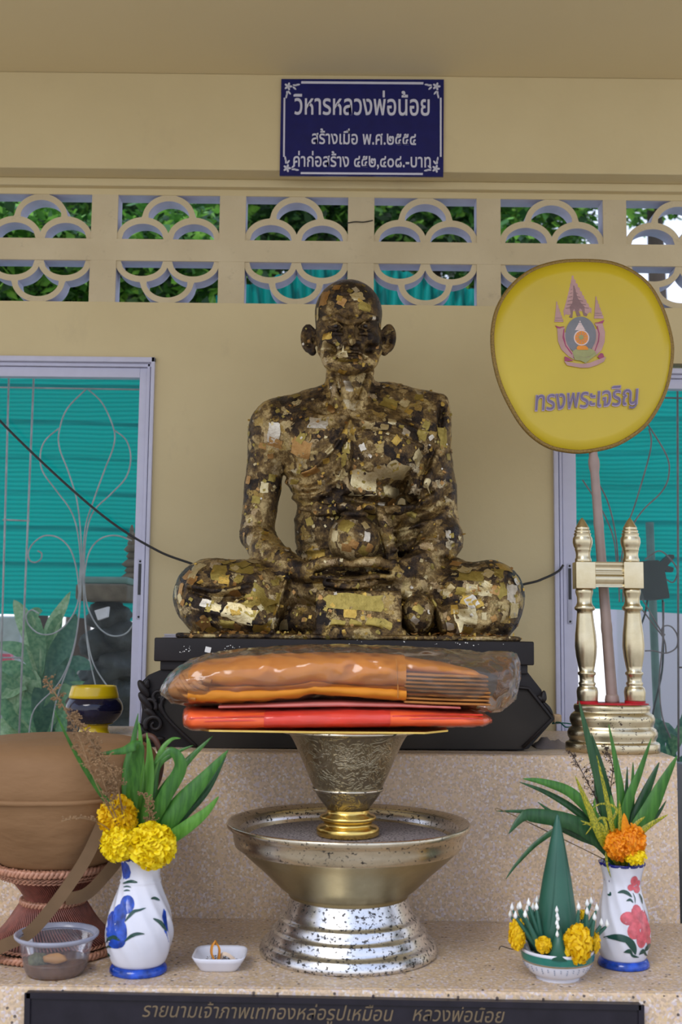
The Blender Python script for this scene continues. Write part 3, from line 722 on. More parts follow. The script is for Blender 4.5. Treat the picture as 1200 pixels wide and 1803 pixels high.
# crusty relief
nv = len(SV); NR = np.zeros((nv, 3))
fn_ = np.cross(SV[SQ[:, 2]]-SV[SQ[:, 0]], SV[SQ[:, 3]]-SV[SQ[:, 1]])
for k in range(4): np.add.at(NR, SQ[:, k], fn_)
NR /= np.linalg.norm(NR, axis=1)[:, None]+1e-12
zhead = ZN
rel = np.empty(nv)
for i in range(nv):
    x, y, z = SV[i]
    if y > YS+0.08: rel[i] = 0; continue
    a = mnoise.noise((x*38, y*38, z*38)); b = mnoise.noise((x*110, y*110, z*110))
    rel[i] = (a*0.0016+b*0.0010)*(0.35 if z > zhead else 1.0)
SV = SV+NR*rel[:, None]
stat = empty('monk_statue', (q(612, 1100).x, YS, zped), 'seated meditating monk statue, dark bronze covered in patches of gold leaf', 'statue')
body = mk('body', (SV, SQ), STAT, stat)
body.data.materials.append(m_statue('dark_bronze_head', -0.07, True))
zc_ = SV[SQ].mean(axis=1); jit = np.array([mnoise.noise((a*60, b*60, c*60)) for a, b, c in zc_[zc_[:, 2] > ZN-0.03]])
zh_ = q(616, 612, -0.1).z; sel = zc_[:, 2] > ZN-0.03; hv = zc_[sel]; edge = zh_+np.where(np.abs(hv[:, 0]-HX) > 0.03, 0.012, -0.004)
mi = np.zeros(len(SQ), np.int32); mi[np.nonzero(sel)[0]] = (hv[:, 2]+jit*0.022 > edge).astype(np.int32)
body.data.polygons.foreach_set('material_index', mi)
oc = q(623, 951, -0.125)
def sphere(c, r, nu=48, nv_=28, sc=(1, 1, 1)):
    return lathe(c, [(max(1e-6, r*math.sin(PI*j/nv_)) if 0 < j < nv_ else 1e-6, c[2]-sc[2]*r*math.cos(PI*j/nv_)) for j in range(nv_+1)], nu, cap=False)
orb = mk('held_orb', sphere(oc, 0.0595), STAT, stat); orb['label'] = 'round gilded ball resting on the hands'
rim = mk('orb_collar', lathe(oc, [(0.022, oc.z+0.050), (0.030, oc.z+0.053), (0.032, oc.z+0.060), (0.026, oc.z+0.064), (0.004, oc.z+0.066)], 32), STAT, stat)
# eyes: dark glossy irises
EYE = simple('dark_glass_eye', (0.015, 0.010, 0.008), 0.08)
for sx in (-1, 1):
    c = q(617+sx*26, 574, -0.098+0.0045); mk('iris', sphere(c, 0.0062, 16, 10), EYE, body)
# gold leaf squares pressed on the surface
bv = BVHTree.FromPolygons([tuple(x) for x in SV], SQ.tolist())
bvo = BVHTree.FromPolygons([tuple(v) for v in sphere(oc, 0.0595)[0]], sphere(oc, 0.0595)[1])
GL = [m_leafgold('gold_leaf_deep', (0.42, 0.26, 0.05), (0.58, 0.39, 0.09), 0.38), m_leafgold('gold_leaf_pale', (0.50, 0.40, 0.19), (0.68, 0.58, 0.34), 0.34),
      m_leafgold('gold_leaf_olive', (0.26, 0.195, 0.045), (0.42, 0.32, 0.085), 0.42), m_leafgold('gold_leaf_copper', (0.34, 0.17, 0.05), (0.50, 0.30, 0.11), 0.40),
      m_leafgold('silvered_leaf', (0.48, 0.42, 0.32), (0.70, 0.64, 0.52), 0.33)]
def leafpatch(c, nrm, size, asp, ang, n=4, lift=0.0008, curl=0.0, tree=None, ragged=0.12):
    t = Vector(nrm); s = t.cross(Vector((0, 0, 1)));
    if s.length < 0.1: s = t.cross(Vector((1, 0, 0)))
    s.normalize(); u = s.cross(t); ca, sa = math.cos(ang), math.sin(ang); e1 = s*ca+u*sa; e2 = u*ca-s*sa
    V = []; F = []; tree = tree or bv
    for j in range(n):
        for i in range(n):
            a = (i/(n-1)-0.5)*size*(1+random.uniform(-ragged, ragged)); b = (j/(n-1)-0.5)*size*asp*(1+random.uniform(-ragged, ragged))
            p = c+e1*a+e2*b; hit = tree.find_nearest(p)
            if hit[0] is None: return None
            d = lift+curl*max(0, (abs(a)+abs(b))/size-0.55)*size
            V.append(hit[0]+hit[1]*d+ (Vector((0, 0, 0))))
    for j in range(n-1):
        for i in range(n-1): F.append((j*n+i, j*n+i+1, (j+1)*n+i+1, (j+1)*n+i))
    if max((Vector(V[k])-c).length for k in range(len(V))) > size*1.6: return None
    return V, F
def hitpx(px, py, tree=None):
    d = ray(px, py).normalized(); return (tree or bv).ray_cast(CAM, d)
def leaf_at(px, py, sz, asp, ang, mat, lift=0.0010, curl=0.0, tree=None, n=6, ragged=0.13):
    h = hitpx(px, py, tree)
    if h[0] is None: return
    r = leafpatch(h[0], h[1], sz*h[0].y/FPX, asp, ang, n, lift, curl, tree, ragged)
    if r: mk('gold_leaf_square', r, mat, body if tree is None else orb)
# the ones that read clearly in the photo
for a in ((592, 506, 17, .75, .2, 3), (570, 525, 24, 1.2, .1, 3), (601, 531, 15, 1, .5, 3), (629, 522, 24, .7, -.3, 1), (642, 540, 26, .6, .1, 2), (559, 553, 10, 2.2, .1, 1), (575, 592, 20, .6, 0, 0),
          (574, 610, 22, 1.1, .3, 1), (600, 622, 26, .8, .2, 1), (640, 628, 18, .8, .4, 1), (610, 634, 40, .35, 0, 2), (602, 655, 14, .8, .5, 0), (615, 680, 18, 1.3, 0, 4), (658, 560, 8, 1.3, 0, 4),
          (668, 574, 9, 1, .3, 0), (712, 710, 16, 1, .6, 1), (737, 700, 15, 1, .1, 2), (690, 718, 14, .9, .3, 0), (690, 742, 14, .9, .2, 1), (685, 712, 28, .9, .4, 2), (750, 748, 12, 1.2, .4, 2),
          (622, 1060, 104, .27, .03, 2), (616, 1081, 22, .7, .1, 0), (595, 1098, 26, .5, .1, 2), (657, 1097, 26, .7, .02, 2), (680, 1100, 20, .7, .5, 2), (626, 1098, 22, .5, .3, 2),
          (820, 1088, 47, .80, .02, 1), (822, 1110, 20, .7, .2, 0), (460, 1107, 29, .60, .03, 0), (345, 1003, 18, 2.2, .05, 1), (385, 1007, 26, 1.5, .1, 2), (425, 1001, 44, .5, .25, 2), (330, 1012, 16, 1.2, .4, 3),
          (337, 1022, 20, 1, .2, 3), (318, 1038, 12, 1.8, .1, 3), (362, 1062, 18, .8, .3, 4), (380, 1070, 18, .8, .2, 1), (420, 1080, 60, .55, .3, 1), (448, 1058, 50, 1.1, .6, 2), (472, 1065, 30, .9, .2, 2),
          (400, 1100, 26, .6, .1, 2), (490, 1055, 18, 1.4, -.3, 2), (888, 998, 26, .9, .3, 0), (828, 1014, 46, .5, .1, 2), (870, 1038, 20, .9, .2, 3), (850, 1042, 36, .5, .1, 1), (812, 1042, 20, .8, .2, 2),
          (900, 1045, 24, 1.3, .2, 4), (905, 1075, 22, 1.2, .1, 1), (730, 1092, 14, .8, .7, 4), (736, 1072, 20, .7, .5, 2), (718, 1046, 13, .9, .2, 1), (556, 975, 33, .7, .05, 0), (610, 790, 20, .8, .2, 2), (606, 810, 26, .7, -.5, 2),
          (612, 785, 18, .7, .1, 1), (580, 793, 16, .7, -.8, 1), (640, 850, 50, .9, .1, 1), (700, 830, 44, .8, .3, 1), (672, 832, 22, 1.3, -.4, 1), (690, 868, 42, .6, .2, 1), (735, 805, 26, .9, .5, 1),
          (750, 852, 24, .9, .3, 1), (780, 770, 16, 2.4, -.2, 2), (788, 765, 10, 3, -.2, 4), (742, 765, 20, 1, .3, 2), (482, 762, 22, 1.6, .1, 4), (485, 780, 26, .6, .3, 3), (462, 785, 14, .8, .3, 3), (465, 858, 14, 1.4, .1, 1),
          (437, 845, 12, 1.2, .2, 3), (450, 880, 16, .8, .2, 2), (560, 745, 34, .6, .1, 4), (530, 790, 40, .8, .4, 3), (545, 830, 34, .5, -.5, 3), (690, 885, 20, .8, .1, 3), (640, 889, 12, 1, .8, 0)):
    if len(a) == 6: leaf_at(*a[:5], GL[a[5]])
for a in ((589, 943, 15, 1.4, .1, 1), (623, 958, 16, .8, .6, 3), (610, 965, 18, .8, .1, 3), (608, 925, 28, .8, .4, 2), (643, 925, 12, 1.2, -.5, 1), (590, 925, 9, 1.3, .2, 4), (646, 945, 12, 1.5, .2, 4), (630, 905, 30, .5, .1, 0), (640, 970, 20, .8, .6, 2), (625, 985, 16, .6, .2, 1), (650, 965, 16, .9, .3, 3)):
    leaf_at(*a[:5], GL[a[5]], tree=bvo)
# random squares, kept as single pieces while they are large enough to tell apart
zones = [((430, 800, 690, 960), 34, .9), ((310, 500, 985, 1110), 30, 1.0), ((745, 920, 990, 1115), 28, 1.0), ((560, 665, 495, 545), 5, .6)]
for (x0, x1, y0, y1), cnt, f in zones:
    for _ in range(cnt):
        leaf_at(random.uniform(x0, x1), random.uniform(y0, y1), random.uniform(10, 20)*f, random.uniform(.6, 1.2), random.uniform(0, 3), random.choices(GL, (3, 3, 5, 2, 1))[0], curl=random.choice((0, 0, .1, .3)), n=4, ragged=.18)
# small crumbs and curled flakes: nobody could count them
small = {i: [] for i in range(5)}
for _ in range(2600):
    px, py = random.uniform(300, 925), random.uniform(490, 1125)
    if py < 660 and random.random() < .5: continue
    if 575 < px < 660 and 560 < py < 590: continue
    h = hitpx(px+random.uniform(-4, 4), py)
    if h[0] is None: continue
    if random.random() < .45*(1-0.0):
        k = random.choices(range(5), (3, 2, 6, 3, 1))[0]
        r = leafpatch(h[0], h[1], random.uniform(2.5, 7)*1.31e-3, random.uniform(.5, 1.3), random.uniform(0, 3), 3, random.uniform(.0006, .0018), random.choice((0, .2, .6)), ragged=.3)
        if r: small[k].append(r)
# crumbs standing off along the outline
for _ in range(420):
    i = random.randrange(nv)
    if SV[i][1] > YS+0.06 or (SV[i][2] > ZN): continue
    n_ = Vector(NR[i])
    if abs(n_.y) > 0.45 or n_.z < -0.3: continue
    c = Vector(SV[i]); t = n_; s = t.cross(Vector((0, 1, 0))).normalized(); w = random.uniform(.002, .005); hh = random.uniform(.002, .008)
    s = (s+Vector((0, random.uniform(-.8, .8), 0))).normalized(); b = s*w
    small[random.choice((0, 3, 0, 2))].append(([c-b, c+b, c+b*.7+t*hh+Vector((0, .002, 0)), c-b*.5+t*hh*1.1], [(0, 1, 2, 3)]))
for k, lst in small.items():
    o = mk('gold_leaf_crumbs', cat(*lst), GL[k], body); o['kind'] = 'stuff'
# fallen leaf heaps on the plinth
lst = []
for _ in range(130):
    px = random.uniform(330, 895); dy = random.uniform(-.222, -.17)
    p = P(px, 1118, YS+dy); p.z = zped+0.0105+random.uniform(0, .006)
    s = random.uniform(.002, .007); a = random.uniform(0, 6); v = Vector((math.cos(a), math.sin(a)*.6, random.uniform(-.3, .5)))*s; u = Vector((-math.sin(a), math.cos(a)*.6, random.uniform(0, .5)))*s
    lst.append(([p-v-u, p+v-u, p+v+u, p-v+u], [(0, 1, 2, 3)]))
o = mk('fallen_leaf_scraps', cat(*lst), GL[3], stat); o['kind'] = 'stuff'
bv = None

# ---------------------------------------------------------------- pedestal under the statue
ped = empty('statue_pedestal', P(605, 1320, 2.5), 'black carved wooden pedestal with scrolled left edge under the statue', 'pedestal')
YP = 2.458
def slabpx(name, x0, x1, y0, y1, Yf, Yb, mat, parent, b=0.004, **kw):
    a = P(x0, y0, Yf); c = P(x1, y0, Yf); zt = P((x0+x1)/2, y0, Yf).z; zb = P((x0+x1)/2, y1, Yf).z
    return mk(name, box(a.x, c.x, Yf, Yb, zb, zt, b), mat, parent, smooth=True, auto=35, **kw)
zslab = zped
o = mk('top_slab', box(P(271, 1140, YP).x, P(940, 1140, YP).x, YP, 2.97, P(605, 1168, YP).z, zslab, 0.004), BLACKW, ped, auto=35)
mk('neck', box(P(281, 1140, YP).x, P(930, 1140, YP).x, YP+0.012, 2.96, P(605, 1184, YP).z, P(605, 1167, YP).z, 0.003), BLACKW, ped, auto=35)
zb_ = Z1+0.0015
def pedoutline(inset=0):
    L = [(281, 1180), (262, 1188), (250, 1200), (246, 1222), (250, 1250), (246, 1285), (242, 1321), (918, 1321), (930, 1318), (976, 1266), (972, 1258), (957, 1238), (953, 1215), (938, 1196), (928, 1183)]
    return [(P(x, y, YP+.02).x, max(zb_, P(x, y-0.011*(x-605)*0, YP+.02).z)) for x, y in L]
o = mk('body', prism(pedoutline(), YP+0.02, 2.95), BLACKW, ped, smooth=False); triang(o)
L = [(352, 1200), (318, 1204), (285, 1232), (292, 1262), (330, 1300), (345, 1318), (918, 1319), (972, 1266), (930, 1212), (903, 1209)]
o = mk('front_panel', prism([(P(x, y, YP).x, max(zb_, P(x, y, YP).z)) for x, y in L], YP+0.004, YP+0.03), BLACKP, ped, smooth=False); triang(o)
o = mk('panel_edging', tube(crom([P(352, 1202, YP), P(318, 1206, YP), P(286, 1233, YP), P(293, 1263, YP), P(345, 1314, YP)], 4), 0.004, 8), BLACKW, ped)
mk('panel_edging', tube(crom([P(903, 1210, YP), P(930, 1212, YP), P(972, 1265, YP), P(920, 1316, YP)], 1), 0.004, 8), BLACKW, ped)
# carved leaf scrolls on the left foot
def scroll(cx, cy, r0, turns, dirn, a0, w, Y=YP+0.006):
    pts = []; rr = []
    for i in range(26):
        t = i/25; r = r0*(1-0.82*t); a = a0+dirn*turns*2*PI*t; pts.append(P(cx+r*math.cos(a), cy+r*math.sin(a), Y)); rr.append(m(w, Y)*(1-0.5*t))
    return tube(pts, rr, 8)
sc_ = [scroll(272, 1276, 17, 1.3, 1, 2.6, 5), scroll(262, 1242, 14, 1.1, -1, 0.6, 4.5), scroll(280, 1225, 12, 1.0, 1, 2, 4)]
def flame(pts, w): q_ = crom([P(x, y, YP+0.008) for x, y in pts], 5); return tube(q_, [m(w, YP)*math.sin(PI*min(0.999, (i+0.6)/len(q_))) ** 0.7+0.0005 for i in range(len(q_))], 8)
sc_ += [flame([(262, 1228), (252, 1212), (244, 1198)], 7), flame([(262, 1212), (258, 1204), (262, 1196)], 5), flame([(268, 1250), (254, 1232), (245, 1219)], 7), flame([(285, 1245), (287, 1228), (292, 1216)], 6),
        flame([(262, 1292), (250, 1285), (244, 1274)], 6), flame([(300, 1270), (285, 1250), (280, 1238)], 5), flame([(246, 1300), (262, 1302), (290, 1300)], 6), flame([(275, 1262), (262, 1252), (256, 1246)], 6)]
mk('carved_scrolls', cat(*sc_), BLACKW, ped)
sc_ = [flame([(946, 1225), (955, 1232), (957, 1216)], 6), flame([(955, 1236), (965, 1248), (972, 1260)], 4)]
mk('carved_scrolls', cat(*sc_), BLACKW, ped)
YEL = simple('yellow_pearl', (0.62, 0.50, 0.24), 0.4)
PAPERG = simple('grey_card', (0.34, 0.33, 0.40), 0.6); PAPERW = simple('white_foil_paper', (0.80, 0.78, 0.72), 0.35)
pap = empty('paper_stack', P(316, 1123, 2.52), 'small stack of thin grey papers at left end of the pedestal top', 'papers')
for i in range(5):
    c = P(316+random.uniform(-2, 2), 1120, 2.52); w = 0.030+random.uniform(-.002, .002); z = zslab+0.0003+i*0.0016
    vf = box(-w, w, -.022, .022, 0, 0.0012, 0.0003); mk('sheet', xform(vf, Matrix.Translation((c.x, c.y, z)) @ Matrix.Rotation(random.uniform(-.12, .12), 4, 'Z')), PAPERG, pap, smooth=False)
c = P(366, 1144, YP); fl = mk('paper_flake', xform(box(-.0062, .0062, -.0006, 0, -.006, .006), Matrix.Translation((c.x, YP-0.0003, c.z)) @ Matrix.Rotation(math.radians(12), 4, 'Y')), PAPERW, None, smooth=False)
tag(fl, 'tiny white paper square stuck on front edge of the black pedestal', 'paper')
lst = []
for _ in range(46):
    px, py = random.choice(((random.uniform(390, 425), random.uniform(1136, 1150)), (random.uniform(315, 335), random.uniform(1138, 1150)), (random.uniform(600, 900), random.uniform(1124, 1138))))
    p = P(px, py, YP-0.0004); s = random.uniform(.0006, .002); a = random.uniform(0, 3)
    lst.append(([p+Vector((s*math.cos(a+k*PI/2), -0.0002, s*math.sin(a+k*PI/2)*.7)) for k in range(4)], [(0, 1, 2, 3)]))
o = mk('foil_crumbs', cat(*lst), PAPERW, ped); o['kind'] = 'stuff'

# ---------------------------------------------------------------- lathe helper in photo pixels
def prof(cx, rows, Yc, sc=1.0):
    """rows (r_px, y_px) silhouettes at the axis plane Yc -> (centre, profile)"""
    c = P(cx, rows[0][1], Yc)
    return c, [(max(1e-6, m(r, Yc)), P(cx, y, Yc).z) for r, y in rows]
def smoothprof(rows, n=4):
    q_ = crom([(r, y, 0) for r, y in rows], n); return [(max(0, v.x), v.y) for v in q_]
SILV = m_metal('speckled_silver', (0.62, 0.60, 0.58), (0.80, 0.78, 0.75), 0.27, specks=0.55)
BRASS = m_metal('dull_gilt_metal', (0.33, 0.275, 0.145), (0.44, 0.37, 0.21), 0.34)
BRASSR = m_metal('worn_gilt_rim', (0.50, 0.44, 0.32), (0.68, 0.61, 0.47), 0.27, specks=0.25)
ENGR = m_metal('engraved_silver_gilt', (0.30, 0.25, 0.15), (0.50, 0.44, 0.31), 0.30, engrave=0.42)
GOLD = m_metal('bright_gold', (0.66, 0.44, 0.10), (0.80, 0.58, 0.18), 0.25)
GILT = m_metal('champagne_gilt', (0.56, 0.47, 0.28), (0.68, 0.60, 0.41), 0.30)
GILTS = m_metal('champagne_gilt_worn', (0.54, 0.45, 0.27), (0.66, 0.58, 0.40), 0.30, specks=0.20, speckcol=(0.05, 0.03, 0.02))
gb = G(613, 1676, Z0); YB_ = gb.y
c0, pf = prof(613, [(148, 1679), (151, 1676), (151.5, 1672), (150, 1667), (146, 1659), (144.5, 1657.5), (140, 1656), (136, 1653), (134, 1648), (131.5, 1638), (130, 1636.5), (126, 1635), (123, 1632), (121.5, 1627), (119, 1618), (117.5, 1616), (113, 1614.5), (110, 1611), (107, 1602), (102, 1589), (98, 1580), (97, 1576)], YB_)
dz = Z0+0.001-pf[0][1]; pf = [(r, z+dz) for r, z in pf]
bowl = empty('footed_offering_bowl', (c0.x, YB_, Z0), 'wide silver and gilt footed bowl standing on the lower step at the centre', 'bowl')
mk('foot', lathe(c0, pf, 96, cap=False), SILV, bowl, auto=40)
c0, pf = prof(613, smoothprof([(60, 1578), (98, 1577), (103, 1570), (118, 1558), (146, 1530), (170, 1508), (186, 1492), (191, 1488)], 3), YB_); mk('basin', lathe(c0, pf, 96, cap=False), BRASS, bowl)
c0, pf = prof(613, [(191, 1489), (194, 1486), (197, 1474), (198, 1463), (203, 1458), (208, 1453), (209, 1448), (207, 1445), (203, 1446), (194, 1450), (188, 1453), (184, 1464), (176, 1478)], YB_); mk('rim', lathe(c0, pf, 96, cap=False), BRASSR, bowl)
c0, pf = prof(613, [(193, 1453), (188, 1453), (183, 1464), (176, 1484)], YB_); mk('inner_wall', lathe(c0, pf, 96, cap=False), SILV, bowl)
ASH = N('grey_sand_with_ash'); ASH.col(ASH.mix(ASH.ramp(ASH.noise(240, 3), [(0.52, 0.0), (0.6, 1.0)]), (0.26, 0.22, 0.21), (0.04, 0.035, 0.035))); ASH.set(Roughness=0.8); ASH.bump(ASH.noise(200, 3), 0.5, 0.003)
zash = P(613, 1472, YB_).z; rash = m(178, YB_)
o = mk('incense_sand', lathe(c0, [(rash, zash-0.004), (rash*0.97, zash), (rash*0.5, zash+0.001), (0.0001, zash+0.001)], 64, cap=False), ASH.m, None)
tag(o, 'grey sand bed with dark burnt specks inside the wide footed bowl', 'sand', kind='stuff')
# tall tray stand standing in it
tall = empty('pedestal_tray', (c0.x, YB_, zash), 'tall engraved silver gilt pedestal tray standing inside the wide bowl', 'tray')
cx = 612
for nm, rows, mt in (('gold_foot', [(0, 1470), (52, 1470), (54, 1467), (54, 1458), (51, 1454), (42, 1452), (41, 1446), (47, 1443), (49, 1439), (47, 1435), (38, 1432), (36, 1427), (36, 1424)], GOLD),
                     ('lower_cup', smoothprof([(34, 1426), (38, 1420), (46, 1410), (53, 1400), (58, 1391)], 3), ENGR),
                     ('band', [(58, 1392), (61, 1391), (62, 1388), (61, 1386), (59, 1385)], BRASSR),
                     ('cup', smoothprof([(59, 1386), (68, 1366), (83, 1330), (95, 1304), (103, 1292), (106, 1290)], 3), ENGR),
                     ('lip', [(105, 1291), (118, 1288), (123, 1286), (123, 1283), (117, 1282), (60, 1283), (0, 1283)], BRASSR)):
    c1, pf = prof(cx, rows, YB_); mk(nm, lathe(c1, pf, 72, cap=False), mt, tall)
ztop = P(cx, 1282, YB_).z
trayo = [(P(x, 1280, YB_).x, y) for x, y in ((345, .10), (345, -.06), (380, -.115), (560, -.125), (740, -.115), (783, -.06), (783, .10), (740, .13), (380, .13))]
n_ = len(trayo); V = [(x, YB_+y, ztop+0.0003) for x, y in trayo]+[(x, YB_+y, ztop+0.0035) for x, y in trayo]
tr = mk('flat_tray', (V, [tuple(range(n_))[::-1], tuple(range(n_, 2*n_))]+[(i, (i+1) % n_, (i+1) % n_+n_, i+n_) for i in range(n_)]), GOLD, None, smooth=False)
tag(fixn(tr), 'thin flat gold-edged tray lying under the wrapped robes', 'tray')

# ---------------------------------------------------------------- wrapped robes
def pillow(tops, bots, yf, yb, n=90, mseg=44, e=2.6, wr=0.0, wf=18, seed=0, Yp=None):
    """loft along x. tops/bots: silhouettes in px; yf,yb front/back depth functions of t"""
    Yp = Yp or YB_
    def interp(tab, x):
        return float(np.interp(x, [a for a, b in tab], [b for a, b in tab]))
    x0 = min(tops[0][0], bots[0][0]); x1 = max(tops[-1][0], bots[-1][0]); V = []; F = []
    for i in range(n+1):
        t = i/n; tt = 0.5-0.5*math.cos(PI*t) if True else t; px = x0+(x1-x0)*tt
        a = P(px, interp(tops, px), Yp); b = P(px, interp(bots, px), Yp)
        zc = (a.z+b.z)/2; hz = max(0.0004, (a.z-b.z)/2); c = (yf(tt)+yb(tt))/2; hy = max(0.001, (yb(tt)-yf(tt))/2)
        for k in range(mseg):
            an = 2*PI*k/mseg; cs, sn = math.cos(an), math.sin(an)
            y = c+hy*math.copysign(abs(cs)**(2/e), cs); z = zc+hz*math.copysign(abs(sn)**(2/e), sn)
            x = a.x
            if wr:
                w = mnoise.noise((x*wf+seed, y*wf*1.3, z*wf*2.2))+0.5*mnoise.noise((x*wf*2.6+seed, y*wf*3, z*wf*5)); r = 1-abs(w)*2
                y += wr*r*cs; z += wr*r*sn
            V.append((x, y, z))
    for i in range(n):
        for k in range(mseg): q_ = (k+1) % mseg; F.append((i*mseg+k, i*mseg+q_, (i+1)*mseg+q_, (i+1)*mseg+k))
    F.append(tuple(range(mseg))[::-1]); F.append(tuple(range(n*mseg, (n+1)*mseg))); return V, F
OCH = simple('ochre_robe_cloth', (0.60, 0.21, 0.008), 0.75, var=0.10, nscale=12, bump=0.15, bscale=500, bdist=0.0006)
TAN = simple('tan_robe_cloth', (0.42, 0.17, 0.035), 0.8, var=0.12, nscale=12, bump=0.15, bscale=500, bdist=0.0006)
ORA = simple('orange_robe_cloth', (0.90, 0.115, 0.006), 0.7, var=0.08, nscale=12)
RED = simple('red_orange_band', (0.72, 0.030, 0.006), 0.6, var=0.08)
yf0, yb0 = YB_-0.125, YB_+0.125
def dep(a, b, e0=0.15, e1=0.15):
    def f(t):
        k = min(1, t/e0, (1-t)/e1); k = math.sqrt(max(0.02, 1-(1-k)**2)); return (a+b)/2+(a-b)/2*k
    return f
lower = empty('wrapped_orange_robe', P(590, 1278, YB_), 'flat bright orange robe in clear plastic lying on the gold tray', 'robe')
tb = [(326, 1262), (330, 1246), (345, 1242), (500, 1243), (600, 1240), (680, 1241), (760, 1245), (820, 1248), (848, 1256), (864, 1266)]
bb = [(326, 1264), (332, 1275), (350, 1280), (500, 1278), (600, 1277), (700, 1275), (800, 1274), (840, 1273), (864, 1268)]
def cutx(tab, a, b):
    f = lambda x: float(np.interp(x, [u for u, v in tab], [v for u, v in tab])); return [(a, f(a))]+[(u, v) for u, v in tab if a < u < b]+[(b, f(b))]
def shrink(tab, d): return [(x, y+d) for x, y in tab]
ff, fb = dep(yf0+.012, yb0-.01, .06, .12), dep(yb0-.01, yf0+.012, .06, .12)
mk('folded_robe', pillow(shrink(tb, 1.5), shrink(bb, -1), ff, fb, 70, 36, 3.4, 0.0016, 26), ORA, lower)
mk('red_band', pillow(cutx(shrink(tb, 0.6), 472, 682), cutx(shrink(bb, -.3), 472, 682), lambda t: yf0+.0095, lambda t: yb0-.008, 30, 36, 3.4, 0.0014, 26), RED, lower)
for yy, a_, b_ in ((1262, 333, 600), (1268, 345, 470), (1258, 690, 850), (1264, 690, 850)):
    mk('fold_edge', tube(crom([P(a_, yy+3, YB_-.112), P((a_+b_)/2, yy+random.uniform(-1, 2), YB_-.114), P(b_, yy+1, YB_-.112)], 8), 0.0016, 6), RED, lower)
mk('plastic_wrap', pillow(shrink(tb, -1.0), shrink(bb, 1.0), dep(yf0, yb0, .05, .1), dep(yb0, yf0, .05, .1), 90, 40, 3.0, 0.0022, 34, 5), FILM2, lower)
mk('pink_label', pillow([(395, 1236), (520, 1231), (600, 1229), (700, 1232), (800, 1238)], [(395, 1242), (520, 1241), (600, 1240), (700, 1241), (800, 1243)], lambda t: yf0+.018, lambda t: yb0-.02, 30, 20, 3.5, 0.0008), simple('pinkish_sheet', (0.55, 0.16, 0.13), 0.5), lower)
upper = empty('wrapped_ochre_robe', P(600, 1240, YB_), 'thick ochre folded robe in a loose clear plastic bag, on top of the orange one', 'robe')
tt_ = [(298, 1212), (312, 1192), (335, 1176), (370, 1164), (430, 1157), (500, 1153), (600, 1151), (709, 1155), (780, 1166), (830, 1178), (851, 1192)]
bt_ = [(298, 1216), (312, 1229), (340, 1236), (400, 1234), (470, 1233), (530, 1226), (552, 1220), (600, 1222), (709, 1231), (780, 1236), (850, 1243)]
gro = [(345, 1207), (430, 1209), (520, 1206), (552, 1200), (600, 1206), (709, 1208)]
mk('wrapping_cloth', pillow(cutx(tt_, 345, 709), [(x, y+3) for x, y in gro], lambda t: yf0+.014+.005*math.sin(t*13), lambda t: yb0-.01, 80, 40, 2.6, 0.0045, 15), OCH, upper)
mk('wrapping_cloth', pillow([(x, y-6) for x, y in gro], cutx(bt_, 345, 709), lambda t: yf0+.007+.003*math.sin(t*11+2), lambda t: yb0-.01, 80, 40, 2.6, 0.0032, 17, 3), OCH, upper)
mk('seam_line', tube(crom([P(697, 1160, YB_-.110), P(699, 1185, YB_-.121), P(700, 1207, YB_-.124), P(700, 1230, YB_-.121)], 5), .0009, 5), TAN, upper)
# rolled left end and stacked folds on the right
mk('rolled_end', pillow(cutx(tt_, 298, 372), [(298, 1216), (312, 1229), (340, 1236), (372, 1235)], dep(yf0+.02, yb0-.02, .8, .05), dep(yb0-.02, yf0+.02, .8, .05), 36, 36, 2.3, 0.003, 20), TAN, upper)
rl = []
for i, (a, b) in enumerate((((318, 1190), (352, 1222)), ((330, 1186), (366, 1214)), ((310, 1204), (345, 1230)), ((345, 1180), (372, 1200)))):
    rl.append(tube(crom([P(a[0], a[1], YB_-.085), P((a[0]+b[0])/2-3, (a[1]+b[1])/2+5, YB_-.108), P(b[0], b[1], YB_-.112)], 8), 0.0045, 8))
mk('roll_creases', cat(*rl), TAN, upper)
k = 8
for i in range(k):
    y0 = 1183+i*6.6; y1 = y0+6.2; e_ = random.uniform(-4, 3)
    mk('cloth_fold', pillow([(706, y0-2), (760, y0+.5), (835, y0+2.5), (848+e_, y0+4)], [(706, y1-2.5), (760, y1+.2), (835, y1+2.2), (848+e_, y1+2)], lambda t: yf0+.016+random.uniform(0, .0015), lambda t: yb0-.012, 26, 20, 3.5, 0.0009, 30, i), TAN, upper)
mk('top_fold', pillow([(706, 1156), (780, 1167), (830, 1179), (849, 1192)], [(706, 1184), (780, 1190), (830, 1192), (849, 1196)], dep(yf0+.03, yb0-.012, .01, .2), dep(yb0-.012, yf0+.03, .01, .2), 30, 26, 2.4, 0.0015, 20), OCH, upper)
tp = [(283, 1214), (292, 1202), (305, 1184), (330, 1166), (370, 1153), (430, 1145), (520, 1139), (600, 1138), (700, 1141), (780, 1145), (850, 1151), (885, 1150), (908, 1152), (915, 1166)]
bp = [(283, 1219), (305, 1234), (340, 1240), (420, 1239), (520, 1234), (560, 1226), (600, 1227), (709, 1236), (800, 1243), (850, 1250), (878, 1252), (905, 1232), (915, 1200)]
mk('plastic_bag', pillow(tp, bp, dep(yf0+.003, yb0+.02, .12, .22), dep(yb0+.02, yf0+.003, .12, .22), 200, 72, 2.5, 0.0050, 15, 11), FILM, upper)

